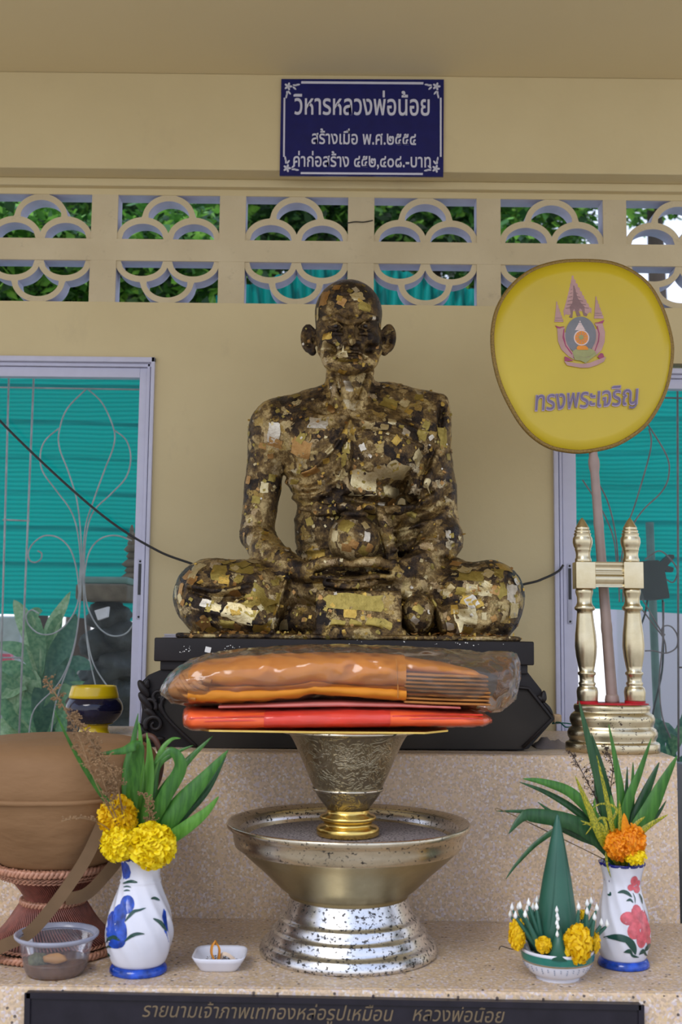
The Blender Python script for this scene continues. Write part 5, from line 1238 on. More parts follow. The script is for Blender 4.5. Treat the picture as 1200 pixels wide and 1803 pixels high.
for k_, pts in enumerate((ell(1112, 1608, 11, 15, 14), ell(1095, 1618, 15, 12, 14), ell(1126, 1618, 9, 16, 14), ell(1128, 1640, 11, 20, 16), ell(1104, 1640, 12, 14, 14), ell(1117, 1655, 9, 14, 14), ell(1134, 1658, 6, 12, 12), ell(1112, 1628, 8, 10, 12), ell(1108, 1551, 7, 9, 12), ell(1102, 1563, 6, 6, 12), ell(1114, 1566, 7, 7, 12), ell(1117, 1555, 3, 6, 12))): dR('painted_petal', pts, PINK, 0.0004+k_*.00006)
for pts, w in (([(1079, 1572), (1088, 1570), (1096, 1573), (1104, 1580)], 7), ([(1093, 1587), (1100, 1584), (1106, 1590)], 4), ([(1106, 1572), (1110, 1582), (1110, 1592)], 1.5), ([(1119, 1573), (1124, 1582), (1126, 1592)], 4), ([(1056, 1650), (1076, 1648), (1096, 1656), (1104, 1668), (1106, 1680)], 9), ([(1087, 1676), (1096, 1672), (1102, 1682), (1112, 1684)], 4),
               ([(1124, 1674), (1132, 1666), (1142, 1664)], 8), ([(1112, 1680), (1120, 1672), (1126, 1680), (1130, 1682)], 4), ([(1064, 1574), (1067, 1576), (1068, 1570)], 3)): dR('painted_leaf', bez(pts, w), GRNG, 0.0011)

# leaves
LEAFG = [m_leaf('long_leaf_green', (0.035, 0.14, 0.018), (0.075, 0.24, 0.030)), m_leaf('long_leaf_deep', (0.018, 0.075, 0.022), (0.035, 0.12, 0.035)), m_leaf('long_leaf_bright', (0.09, 0.27, 0.03), (0.14, 0.36, 0.05)), m_leaf('croton_leaf', (0.10, 0.16, 0.01), (0.60, 0.50, 0.02), scale=(220, 220, 90)), m_leaf('dry_leaf_tip', (0.16, 0.10, 0.04), (0.25, 0.17, 0.08))]
def blade(pts, w, mat, parent, name='leaf', face=None, v=0.25, thin=0.55):
    q_ = crom(pts, 7); V = []; F = []; L_ = len(q_)
    fc = Vector(face or (0, -1, 0.15))
    for i, p in enumerate(q_):
        t = (q_[min(i+1, L_-1)]-q_[max(i-1, 0)]).normalized(); s = t.cross(fc)
        if s.length < .05: s = Vector((1, 0, 0))
        s.normalize(); n_ = s.cross(t).normalized(); u = i/(L_-1)
        ww = w*(min(1, thin+u*1.3))*(1-max(0, (u-0.45)/0.55)**1.6)*0.5+0.0003
        V += [p-s*ww+n_*ww*v, p, p+s*ww+n_*ww*v]
    for i in range(L_-1):
        for k_ in (0, 1): F.append((i*3+k_, i*3+k_+1, (i+1)*3+k_+1, (i+1)*3+k_))
    o = mk(name, (V, F), mat, parent)
    md = o.modifiers.new('s', 'SOLIDIFY'); md.thickness = 0.0006; return o
def bouquet(root, mouth, Yc, specs):
    mx, my, mz, mr = mouth
    for pts, w, mt, dy in specs:
        n_ = len(pts); q_ = []
        q_.append(Vector((mx+random.uniform(-.3, .3)*mr, my+random.uniform(-.2, .3)*mr, mz-0.012)))
        for i, (x, y) in enumerate(pts): q_.append(P(x, y, Yc+dy*(i+1)/n_))
        blade(q_, m(w, Yc), LEAFG[mt], root)
YL = mouthL[1]; rl_ = empty('leaf_spray', (mouthL[0], YL, mouthL[2]-.012), 'long green leaves standing in the blue and white vase behind yellow marigolds', 'leaves')
bouquet(rl_, mouthL, YL, [([(228, 1430), (224, 1360), (234, 1310), (243, 1256)], 17, 0, .03), ([(233, 1440), (236, 1370), (243, 1315), (216, 1322), (172, 1328)], 22, 0, -.08), ([(238, 1440), (240, 1380), (240, 1312)], 26, 0, .05), ([(250, 1440), (256, 1380), (262, 1330), (258, 1290)], 12, 2, .0),
                          ([(252, 1450), (262, 1400), (266, 1345), (262, 1300)], 14, 2, -.02), ([(268, 1450), (292, 1400), (318, 1350), (300, 1322), (272, 1345)], 24, 0, -.02), ([(262, 1450), (268, 1400), (276, 1350), (300, 1330), (340, 1312)], 16, 0, .02), ([(262, 1440), (290, 1390), (330, 1340), (374, 1296)], 18, 0, .04),
                          ([(285, 1460), (320, 1415), (360, 1370), (402, 1320)], 34, 0, -.01), ([(290, 1470), (325, 1432), (365, 1390), (398, 1330)], 18, 1, .02), ([(295, 1480), (330, 1455), (362, 1430), (385, 1402)], 22, 2, -.03), ([(220, 1450), (180, 1400), (135, 1330), (95, 1250)], 9, 0, -.12), ([(255, 1440), (262, 1390), (258, 1330)], 18, 1, .04), ([(275, 1460), (288, 1420), (300, 1380), (318, 1345)], 18, 1, .05), ([(246, 1440), (250, 1370), (247, 1300), (244, 1270)], 10, 2, .0),
                          ([(262, 1400), (280, 1330), (300, 1303), (318, 1300)], 9, 2, .03)])
DRY = simple('dried_seed_head', (0.25, 0.15, 0.07), 0.8, var=0.3)
def panicle(root, stem, Y, nb, ln, name, mat, bead=0.0016, spread=1.0, Ye=None):
    Ye = Y if Ye is None else Ye
    st = crom([P(x, y, Y+(Ye-Y)*min(1, i/2)) for i, (x, y) in enumerate(stem)], 8); prt = [tube(st, 0.0009, 5)]
    for i in range(nb):
        u = 0.42+0.58*i/nb; p = st[min(len(st)-1, int(u*(len(st)-1)))]; a = random.uniform(0, 2*PI); L_ = ln*(1.1-u*.7)*random.uniform(.6, 1.1)
        d = Vector((math.cos(a)*spread, math.sin(a)*.6, random.uniform(.1, .9))); e = p+d*L_; mid = (p+e)/2+Vector((0, 0, L_*.15)); prt.append(tube([p, mid, e], 0.0004, 3))
        for k_ in range(6): c_ = p.lerp(e, random.uniform(.3, 1))+Vector((random.uniform(-1, 1), random.uniform(-1, 1), random.uniform(-1, 1)))*.0025; b_ = bead*random.uniform(.7, 1.2); prt.append(([c_+Vector(v)*b_ for v in ((1, 0, 0), (-1, 0, 0), (0, 1, 0), (0, -1, 0), (0, 0, 1), (0, 0, -1))], [(0, 2, 4), (2, 1, 4), (1, 3, 4), (3, 0, 4), (2, 0, 5), (1, 2, 5), (3, 1, 5), (0, 3, 5)]))
    return mk(name, cat(*prt), mat, root, smooth=False)
dg = empty('dried_grass', (mouthL[0], YL+.01, mouthL[2]-.012), 'dry brown seed heads leaning left out of the blue and white vase', 'dried grass')
panicle(dg, [(228, 1500), (200, 1440), (165, 1370), (140, 1300), (112, 1245), (80, 1195)], YL-.02, 60, .030, 'seed_head', DRY, .0018, Ye=YL-.10)
panicle(dg, [(230, 1500), (205, 1440), (185, 1385), (165, 1320)], YL-.02, 46, .030, 'seed_head', DRY, .0016, Ye=YL-.10); panicle(dg, [(225, 1500), (215, 1430), (200, 1370), (150, 1290), (132, 1260)], YL-.02, 44, .022, 'seed_head', DRY, .0020, Ye=YL-.10)
panicle(dg, [(255, 1500), (262, 1460), (262, 1425), (250, 1395)], YL-.03, 26, .020, 'seed_head', DRY); panicle(dg, [(210, 1480), (180, 1452), (140, 1440), (108, 1446)], YL-.03, 12, .008, 'seed_head', DRY, Ye=YL-.12); panicle(dg, [(240, 1480), (215, 1420), (205, 1370), (188, 1345), (162, 1305)], YL-.02, 26, .020, 'seed_head', DRY, Ye=YL-.10)
YRt = mouthR[1]; rr_ = empty('leaf_spray', (mouthR[0], YRt, mouthR[2]-.012), 'long dark green blades fanning out of the pink-flowered vase at right', 'leaves')
bouquet(rr_, mouthR, YRt, [([(1075, 1470), (1062, 1400), (1040, 1320), (1018, 1232)], 22, 1, .02), ([(1080, 1470), (1072, 1410), (1055, 1340), (1040, 1290)], 14, 1, .03), ([(1092, 1460), (1092, 1400), (1083, 1340), (1071, 1275)], 14, 0, .0), ([(1096, 1460), (1105, 1410), (1125, 1360), (1146, 1300)], 16, 0, -.01), ([(1105, 1450), (1112, 1400), (1114, 1342)], 11, 0, .02),
                           ([(1110, 1460), (1125, 1420), (1145, 1375), (1160, 1342)], 18, 1, .02), ([(1115, 1470), (1140, 1430), (1165, 1380), (1192, 1330)], 28, 0, -.01), ([(1115, 1480), (1140, 1455), (1160, 1430), (1172, 1410)], 8, 1, .0), ([(1060, 1460), (1010, 1400), (960, 1378), (920, 1371)], 18, 0, .0), ([(1060, 1470), (1010, 1425), (960, 1395), (914, 1377)], 12, 1, .03),
                           ([(1060, 1480), (1000, 1440), (940, 1430), (874, 1428)], 12, 1, .0), ([(1062, 1490), (1010, 1450), (940, 1436), (918, 1440), (895, 1468)], 26, 1, -.03), ([(1050, 1480), (1000, 1455), (950, 1480), (910, 1520), (890, 1548)], 9, 1, -.03), ([(1065, 1470), (1020, 1445), (980, 1435), (946, 1412)], 12, 1, .02), ([(1075, 1460), (1060, 1430), (1050, 1400), (1046, 1370)], 12, 1, .04), ([(1100, 1450), (1102, 1400), (1104, 1350)], 8, 1, .03),
                           ([(1065, 1490), (1020, 1470), (975, 1450), (945, 1430)], 18, 1, .0), ([(1085, 1450), (1078, 1420), (1075, 1400)], 10, 2, .0), ([(1062, 1470), (1048, 1440), (1046, 1405)], 10, 2, -.02), ([(874+20, 1431), (874, 1429)], 1, 4, .0)])
crt = empty('croton_sprig', (mouthR[0], YRt-.01, mouthR[2]-.012), 'thin yellow-speckled green tendrils in the right vase', 'leaves')
for pts, w in (([(1060, 1480), (1035, 1420), (1012, 1366)], 13), ([(1080, 1470), (1066, 1400), (1050, 1330)], 8), ([(1095, 1490), (1092, 1450), (1090, 1410)], 10), ([(1115, 1480), (1140, 1455), (1176, 1434)], 11), ([(1110, 1470), (1120, 1450), (1135, 1438)], 8), ([(1070, 1480), (1055, 1450), (1025, 1452)], 5), ([(1075, 1490), (1060, 1440), (1030, 1470)], 5), ([(1075, 1460), (1085, 1425), (1060, 1415), (1040, 1425)], 4),
               ([(1082, 1480), (1076, 1450), (1062, 1438)], 6), ([(1095, 1500), (1105, 1465), (1098, 1440)], 4), ([(1070, 1500), (1068, 1520), (1075, 1545)], 4), ([(1110, 1490), (1130, 1500), (1128, 1485)], 4), ([(1065, 1470), (1045, 1455), (1022, 1445)], 6)):
    q_ = [Vector((mouthR[0], YRt-.01, mouthR[2]-.012))]+[P(x, y, YRt-.035) for x, y in pts]; blade(q_, m(w, YRt), LEAFG[3], crt, 'tendril')
dk = simple('dark_seed_spray', (0.05, 0.03, 0.02), 0.7)
dg2 = empty('dried_grass', (mouthR[0], YRt+.02, mouthR[2]-.012), 'fine dark dried seed sprays among the leaves of the right vase', 'dried grass')
panicle(dg2, [(1085, 1500), (1060, 1430), (1030, 1370), (1005, 1325)], YRt+.02, 30, .028, 'seed_head', dk, .0013); panicle(dg2, [(1088, 1500), (1075, 1400), (1078, 1350), (1062, 1310)], YRt+.03, 26, .026, 'seed_head', dk, .0013); panicle(dg2, [(1080, 1500), (1050, 1440), (1010, 1400)], YRt+.02, 18, .02, 'seed_head', dk, .0012)

# marigolds
MY = [m_leaf('marigold_lemon', (0.88, 0.66, 0.0), (0.98, 0.80, 0.005), 0.6, 0.2, (90, 90, 90)), m_leaf('marigold_golden', (0.78, 0.48, 0.0), (0.90, 0.60, 0.0), 0.6, 0.2, (90, 90, 90)), m_leaf('marigold_orange', (0.80, 0.24, 0.0), (0.92, 0.36, 0.002), 0.6, 0.2, (90, 90, 90))]
STEM = simple('green_stem', (0.06, 0.16, 0.03), 0.5)
def marigold(px, py, r, Y, mt, label, sx=1.0, sz=1.0, group=None, petals=260, stem=None, big=1.0):
    c = P(px, py, Y); R_ = m(r, Y); V = []; F = []
    n_ = petals; ga = PI*(3-math.sqrt(5))
    lr = random.Random(px*7+py)
    for i in range(n_):
        zz = 1-2*(i+.5)/n_; rr = math.sqrt(1-zz*zz); a = ga*i
        d = Vector((rr*math.cos(a), rr*math.sin(a), zz))
        if d.y > 0.75: continue
        t = d.cross(Vector((lr.uniform(-1, 1), lr.uniform(-1, 1), lr.uniform(-1, 1)))).normalized(); b = d.cross(t)
        L_ = R_*lr.uniform(.90, 1.08); w = R_*0.16*big*lr.uniform(.8, 1.2); sc = Vector((sx, 1, sz))
        def T(v): return Vector((v.x*sc.x, v.y*sc.y, v.z*sc.z))+c
        base = d*L_*.70; k_ = len(V); n3 = len(V)
        V += [T(base-t*w*.5), T(base+t*w*.5), T(d*L_*.93+t*w), T(d*L_*.98+b*w*.35), T(d*L_*.93-t*w), T(d*L_*1.04+t*w*.55+b*w*.9), T(d*L_*1.04-t*w*.5+b*w*.9)]
        F += [(k_, k_+1, k_+2, k_+3), (k_, k_+3, k_+4), (k_+3, k_+2, k_+5), (k_+4, k_+3, k_+6), (k_+3, k_+5, k_+6)]
    sp = sphere(c, R_*.80, 20, 12); sp = ([((Vector(v)-c).x*sx+c.x, Vector(v).y, (Vector(v)-c).z*sz+c.z) for v in sp[0]], sp[1])
    root = empty('marigold', c, label, 'flower', group)
    mk('petals', cat((V, F), sp), MY[mt], root, smooth=False)
    if stem: mk('stem', tube([Vector(stem), c-Vector((0, -.004, R_*.5*sz))], 0.0012, 6), STEM, root)
sL = (mouthL[0], mouthL[1], mouthL[2]-.02); sR = (mouthR[0], mouthR[1], mouthR[2]-.02)
marigold(207, 1436, 33, YL-.030, 1, 'golden yellow marigold, topmost of three in the blue and white vase', 1, 1.05, 'yellow marigolds in the left vase', stem=sL)
marigold(209, 1484, 30, YL-.045, 0, 'lemon yellow marigold, lower left of three in the blue and white vase', 1.02, 1.02, 'yellow marigolds in the left vase', stem=sL)
marigold(268, 1489, 38, YL-.045, 0, 'largest lemon yellow marigold hanging over right rim of the blue and white vase', 1.05, 1.0, 'yellow marigolds in the left vase', stem=sL, petals=340)
marigold(1087, 1488, 23, YRt-.04, 2, 'orange marigold, left of the cluster in the pink-flowered vase', 1, 1.15, 'marigolds in the right vase', stem=sR, petals=170)
marigold(1111, 1482, 24, YRt-.045, 2, 'orange marigold, tallest of the cluster in the pink-flowered vase', 1, 1.25, 'marigolds in the right vase', stem=sR, petals=180)
marigold(1118, 1507, 17, YRt-.05, 0, 'yellow marigold at right rim of the pink-flowered vase', 1.1, .95, 'marigolds in the right vase', stem=sR, petals=120)
o = blade([P(1101, 1475, YRt-.05), P(1100, 1455, YRt-.055), P(1098, 1432, YRt-.06)], m(13, YRt), MY[2], None, 'loose_petal', thin=.9)
tag(o, 'single orange petal sticking up above the orange marigolds', 'petal')

# bai sri: leaf cone in a bowl
gb_ = G(981, 1721, Z0); YB2 = gb_.y
bb_ = empty('porcelain_bowl', (gb_.x, YB2, Z0), 'small white porcelain bowl with green band holding the green leaf cone', 'bowl')
c, pf = prof(981, [(33, 1727), (37, 1726), (37, 1721), (36, 1716)]+smoothprof([(36, 1715), (46, 1710), (55, 1697), (60, 1682), (62, 1670)], 3)+[(62, 1667), (60, 1667), (58, 1672), (48, 1690), (0.1, 1695)], YB2)
pf[0] = (pf[0][0], Z0+0.001); mk('bowl_wall', lathe(c, pf, 64), PORC, bb_)
c, pf2 = prof(981, [(60.4, 1685), (61.6, 1678), (62.3, 1672)], YB2); mk('green_band', lathe(c, [(r+.0003, z) for r, z in pf2], 64, cap=False), GRN2, bb_)
c, pf2 = prof(981, [(59.6, 1688), (60.2, 1686)], YB2); mk('gilt_band', lathe(c, [(r+.0004, z) for r, z in pf2], 64, cap=False), GOLDL, bb_)
dots = []
for i in range(34):
    a = 2*PI*i/34
    for k_, (yy, rr2) in enumerate(((1693, 58.0), (1697, 56.2), (1701, 53.8))):
        if k_ == 2 and i % 2: continue
        z = P(981, yy, YB2).z; r = m(rr2+.4, YB2); p = Vector((c.x+r*math.cos(a), YB2+r*math.sin(a), z)); dots.append(xform(sphere(Vector((0, 0, 0)), 0.0011, 6, 4), Matrix.Translation(p)))
mk('dotted_pattern', cat(*dots), simple('grey_pattern', (0.25, 0.27, 0.33), 0.4), bb_)
LC = N('folded_banana_leaf'); LC.col(LC.ramp(LC.noise(9, 3), [(0.3, (0.016, 0.085, 0.055)), (0.7, (0.026, 0.12, 0.075))])); LC.set(Roughness=0.42); LC = LC.m
bsr = empty('leaf_cone_offering', (c.x, YB2, P(981, 1690, YB2).z), 'tall dark green folded-leaf cone with white buds standing in the green-banded bowl', 'offering')
c, pf = prof(979, [(37, 1690), (39, 1660), (37, 1630), (32, 1600), (24, 1545), (14, 1490), (6, 1450), (2.5, 1437), (0.5, 1434)], YB2+.012)
tipx = P(983, 1434, YB2).x
vf = lathe(c, pf, 40, cap=False); z0_, z1_ = pf[0][1], pf[-1][1]
V = [(x+(tipx-c.x)*((z-z0_)/(z1_-z0_)), y, z) for x, y, z in vf[0]]; mk('leaf_cone', (V, vf[1]), LC, bsr)
r_ = []
for sg, pts in ((1, [(988, 1440), (996, 1530), (1002, 1600), (1006, 1670)]), (1, [(984, 1440), (975, 1540), (965, 1620), (958, 1680)])):
    q_ = []
    for x, y in pts:
        z = P(x, y, YB2).z; t = (z-z0_)/(z1_-z0_); R0 = float(np.interp(z, [p[1] for p in pf], [p[0] for p in pf])); cxx = c.x+(tipx-c.x)*t; dx = P(x, y, YB2).x-cxx; dx = max(-R0*.97, min(R0*.97, dx)); q_.append(Vector((cxx+dx, YB2+.012-math.sqrt(max(0, R0*R0-dx*dx))-.0001, z)))
    r_.append(tube(crom(q_, 6), 0.0009, 5))
mk('leaf_fold', cat(*r_), LC, bsr)
BUD = simple('white_bud', (0.78, 0.78, 0.74), 0.5)
def bud(p, s=1.0): return lathe(p, [(0.0004, p.z-.006*s), (0.0032*s, p.z-.003*s), (0.0036*s, p.z), (0.0022*s, p.z+.0035*s), (0.0008*s, p.z+.0065*s), (0.0002*s, p.z+.008*s)], 10, cap=False)
zbw = P(981, 1682, YB2).z
fing = [((915, 1598), -.03), ((930, 1593), -.02), ((924, 1613), -.04), ((907, 1615), -.03), ((944, 1600), -.02), ((928, 1602), 0), ((1018, 1600), -.03), ((1033, 1608), -.035), ((1033, 1594), 0), ((1046, 1618), -.04), ((1050, 1602), -.01), ((901, 1601), 0), ((1058, 1628), -.02), ((938, 1600), .03), ((912, 1600), .03), ((898, 1613), .01), ((1068, 1630), -.01), ((945, 1588), .03), ((1040, 1590), .03)]
for (x, y), dy in fing:
    tip = P(x, y, YB2+dy); s_ = -1 if x < 981 else 1; base = Vector((c.x+s_*m(random.uniform(24, 42), YB2), YB2+dy*.8, zbw+.002))
    f_ = mk('rolled_leaf', tube([base, base.lerp(tip, .5), base.lerp(tip, .93), tip], [.0060, .0050, .0026, .0010], 10), LC, bsr)
    mk('white_bud', bud(tip+Vector((0, 0, .003))), BUD, f_)
b_ = P(983, 1690, YB2-.045); f_ = mk('rolled_leaf', tube([b_, P(983, 1655, YB2-.04), P(982, 1625, YB2-.038)], [.021, .010, .002], 16), LC, bsr)
for y in (1602, 1612, 1617, 1625, 1632, 1645): mk('white_bud', bud(P(981+random.uniform(-1.5, 1.5), y, YB2-.048 if y > 1630 else YB2-.042), .85), BUD, f_)
marigold(910, 1646, 17, YB2-.02, 1, 'yellow-orange marigold at left rim of the green-banded bowl', .9, 1.6, 'marigolds round the leaf cone', petals=120)
marigold(956, 1664, 14, YB2-.045, 1, 'small yellow marigold at front left of the leaf cone', 1, 1, 'marigolds round the leaf cone', petals=80, big=1.5)
marigold(1017, 1662, 24, YB2-.055, 1, 'largest yellow marigold hanging over front right rim of the green-banded bowl', .95, 1.35, 'marigolds round the leaf cone', petals=120, big=1.7)
marigold(1047, 1658, 11, YB2-.02, 1, 'narrow yellow marigold at right rim of the green-banded bowl', .8, 1.8, 'marigolds round the leaf cone', petals=70, big=1.4)
marigold(1026, 1612, 8, YB2+.03, 1, 'tiny yellow marigold peeping from behind the leaf cone on its right', .8, 1.4, 'marigolds round the leaf cone', petals=50, big=1.4)
tag(mk('thin_twig', tube(crom([P(878, 1672, 2.05), P(882, 1666, 2.05), P(900, 1671, 2.05), P(918, 1672, 2.05)], 4), .0009, 5), dk, None), 'short bent twig lying on the lower step left of the small bowl', 'twig')

# plastic tub
gt = G(96, 1714, Z0); YT = gt.y
tub = empty('plastic_tub', (gt.x, YT, Z0), 'clear open plastic tub with a little soup, in front of wicker stand', 'tub')
c, pf = prof(97, [(0.1, 1722), (44, 1722), (49, 1718), (53, 1700), (58, 1672), (62, 1652), (66, 1651), (70, 1647), (71, 1643), (69, 1641), (66, 1643), (63, 1649)], YT); dz = Z0+.001-pf[0][1]; pf = [(r, z+(dz if i < 3 else 0)) for i, (r, z) in enumerate(pf)]
mk('tub_wall', lathe(c, pf[:6], 64, cap=False), FILMC, tub); mk('tub_rim', lathe(c, pf[5:], 64, cap=False), simple('frosted_plastic_rim', (0.50, 0.52, 0.62), 0.25, Transmission__Weight=0.5), tub)
BRO = simple('murky_broth', (0.13, 0.062, 0.028), 0.25, var=0.35, nscale=50); GSC = simple('green_scraps', (0.10, 0.11, 0.05), 0.6, var=0.5, nscale=150); ORF = simple('orange_food', (0.45, 0.22, 0.06), 0.5)
c2, pf2 = prof(97, [(0.1, 1718), (44, 1716), (50, 1704), (53, 1690), (53.4, 1688), (0.1, 1688)], YT); pf2[0] = (pf2[0][0], Z0+.003)
bro = mk('broth', lathe(c2, pf2, 48, cap=False), BRO, None); tag(bro, 'murky brown broth in the bottom of the clear plastic tub', 'soup', kind='stuff')
def chunk(name, px, py, Y, s, mat, label, sc=(1, 1, 1), catg='food', sq=False, g=None):
    p = P(px, py, Y); v, f = sphere(Vector((0, 0, 0)), 1, 14, 9); V = []
    for q_ in v:
        w = Vector(q_); w = w*(1+.22*mnoise.noise(w*1.7+p*50)); V.append((p.x+w.x*s*sc[0], p.y+w.y*s*sc[1], p.z+w.z*s*sc[2]))
    return tag(mk(name, (V, f), mat, None), label, catg, g)
chunk('vegetable_scrap', 66, 1693, YT-.030, .014, GSC, 'dark green vegetable scrap at left in the plastic tub', (1.2, .9, 1), 'vegetable')
chunk('food_chunk', 96, 1688, YT-.034, .014, ORF, 'tan orange chunk floating in the plastic tub', (1.5, .7, .6))

# small dish
gd = G(387, 1703, Z0); YD = gd.y
dsh = empty('small_dish', (gd.x, YD, Z0), 'small square white porcelain dish with orange scraps beside the big bowl', 'dish')
x0, x1 = P(340, 1690, YD).x, P(434, 1690, YD).x; cx_ = (x0+x1)/2; hw = (x1-x0)/2
def sqring(h, z, k_=24, e=5):
    out = []
    for i in range(k_):
        a = 2*PI*i/k_+.0001; r = 1/((abs(math.cos(a))**e+abs(math.sin(a))**e)**(1/e)); out.append((cx_+h*r*math.cos(a), YD+h*r*math.sin(a)*1.0, z))
    return out
V = []; k_ = 32
for h, z in ((hw*.70, Z0+.001), (hw*.74, Z0+.004), (hw*.92, Z0+.017), (hw*1.0, Z0+.024), (hw*.97, Z0+.0255), (hw*.90, Z0+.022), (hw*.72, Z0+.008), (hw*.2, Z0+.0065)): V += sqring(h, z, k_)
F = [(j*k_+i, j*k_+(i+1) % k_, (j+1)*k_+(i+1) % k_, (j+1)*k_+i) for j in range(7) for i in range(k_)]+[tuple(range(k_))[::-1], tuple(range(7*k_, 8*k_))]
mk('dish_body', (V, F), PORC, dsh)
ORP = simple('orange_peel', (0.62, 0.24, 0.02), 0.5); PEL2 = simple('pale_pith', (0.68, 0.52, 0.38), 0.6); ASHD = simple('dark_crumbs', (0.10, 0.075, 0.06), 0.9, var=0.5, nscale=300)
o = ribbon([P(378, 1693, YD-.004), P(372, 1678, YD-.006), P(374, 1664, YD-.004), P(380, 1660, YD), P(386, 1672, YD+.004), P(384, 1690, YD+.004)], .008, ORP, None, 'orange_slice', .003, nrm=(-1, -.35, 0)); tag(o, 'curled orange slice standing in the small white dish', 'fruit peel')
chunk('orange_bit', 370, 1697, YD-.014, .008, ORP, 'round orange bit lying at front of the small white dish', (1, .8, .9), 'fruit peel')
o = ribbon([P(388, 1690, YD+.008), P(392, 1680, YD+.006), P(402, 1682, YD+.006), P(414, 1692, YD+.008)], .006, PEL2, None, 'dried_stalk', .0015, nrm=(0, -1, .5)); tag(o, 'dry brown curled stalk leaning in the small white dish', 'stalk')
lst = []
for _ in range(160):
    a = random.uniform(0, 6.28); r = hw*.62*math.sqrt(random.random()); p = Vector((cx_+r*math.cos(a), YD+r*math.sin(a), Z0+.009+random.uniform(0, .005))); s = random.uniform(.0012, .003)
    lst.append(([p+Vector((random.uniform(-s, s), random.uniform(-s, s), random.uniform(-s, s))) for _k in range(4)], [(0, 1, 2), (0, 2, 3), (0, 3, 1)]))
o = mk('dark_crumbs', cat(*lst), ASHD, None, smooth=False); tag(o, 'dark dry crumbs covering the bottom of the small white dish', 'crumbs', kind='stuff')

# plaque on the front of the step
plq = empty('donor_plaque', P(585, 1803, YF-.012), 'long black plaque with faint gilt lettering fixed on the front of the step', 'plaque')
LP = [(46, 1748), (1128, 1769), (1128, 1960), (42, 1950)]
YQ = YF-.014
pprism('plaque_board', LP, YQ, .014, PLAQ, plq)
for a, b, w in (((46, 1750), (1128, 1771), 5), ((46, 1752), (42, 1950), 5), ((1127, 1773), (1127, 1960), 5)):
    if w and a[0] != b[0] and abs(a[1]-b[1]) < 50: pprism('moulding', [(a[0], a[1]-2), (b[0], b[1]-2), (b[0], b[1]+8), (a[0], a[1]+8)], YQ-.004, .004, PLAQ, plq)
    else: pprism('moulding', [(a[0]-3, a[1]-3), (a[0]+7, a[1]-3), (b[0]+7, b[1]), (b[0]-3, b[1])], YQ-.004, .004, PLAQ, plq)
DGO = simple('faded_gilt_paint', (0.15, 0.105, 0.055), 0.5)
text('lettering', 'รายนามเจ้าภาพเททองหล่อรูปเหมือน', (250, 1790), (692, 1798), YQ-.0007, 18, DGO, plq, .0004, shear=.25)
text('lettering', 'หลวงพ่อน้อย', (726, 1797), (888, 1801), YQ-.0007, 18, DGO, plq, .0004, shear=.25)

# ---------------------------------------------------------------- outside the windows
def net(name, label, xs_, zt, zb, Y, amp, mat, seed, slope=0.0):
    V = []; F = []; nx_, nz_ = 90, 60
    for j in range(nz_+1):
        for i in range(nx_+1):
            u, v = i/nx_, j/nz_; x = xs_[0]+(xs_[1]-xs_[0])*u; z = zt+(zb-zt)*v
            y = Y+amp*(math.sin((z+.10*x+.05*math.sin(x*4+seed))*34)*.35+1.6*mnoise.noise((x*1.8+seed, z*3, 0)))
            V.append((x, y+slope*v, z+.012*math.sin(x*5+seed)*v))
    for j in range(nz_):
        for i in range(nx_): F.append((j*(nx_+1)+i, j*(nx_+1)+i+1, (j+1)*(nx_+1)+i+1, (j+1)*(nx_+1)+i))
    return tag(mk(name, (V, F), mat, None), label, 'net')
YN = 3.75
net('shade_net', 'teal shade net hanging outside the left window', (P(-160, 900, YN).x, P(330, 900, YN).x), P(100, 560, YN).z, P(60, 1088, YN).z, YN, .02, NET, 1.0)
net('shade_net', 'teal shade net hanging outside the right window behind the fan', (P(900, 900, YN).x, P(1400, 900, YN).x), P(1100, 560, YN).z, P(1170, 1079, YN).z, YN, .035, NET, 4.0)
# ridged teal canopy seen through the ventilation blocks
YC_ = 4.4; V = []; F = []
pk = [(380, 520), (470, 490), (560, 466), (600, 455), (680, 470), (760, 490), (840, 512), (880, 525)]
nn_ = 150
for i in range(nn_+1):
    px = 380+500*i/nn_; y = float(np.interp(px, [a for a, b in pk], [b for a, b in pk])); p = P(px, y, YC_)
    V += [(p.x, YC_+.012*math.sin(i*1.1), p.z), (p.x+.25*(1 if px < 600 else -1)*0-0.02, YC_+.3+.012*math.sin(i*1.1), p.z-.5)]
for i in range(nn_): F.append((2*i, 2*i+2, 2*i+3, 2*i+1))
tag(mk('teal_canopy', (V, F), m_sheet(), None), 'ridged teal canopy sheet seen through the middle ventilation blocks', 'canopy')
def grille(name, label, Y, verts_, horis, curves, mat, r=.0029):
    ro = empty(name, P(verts_[0][0][0], verts_[0][0][1], Y), label, 'grille')
    for pts in verts_: mk('bar', tube([P(x, y, Y) for x, y in pts], r, 8), mat, ro)
    for pts in horis: mk('rail', tube([P(x, y, Y+.004) for x, y in pts], r*.8, 8), mat, ro)
    for pts in curves: mk('scroll', tube(crom([P(x, y, Y+.008) for x, y in pts], 6), r*.72, 6), mat, ro)
    return ro
YI = 3.22
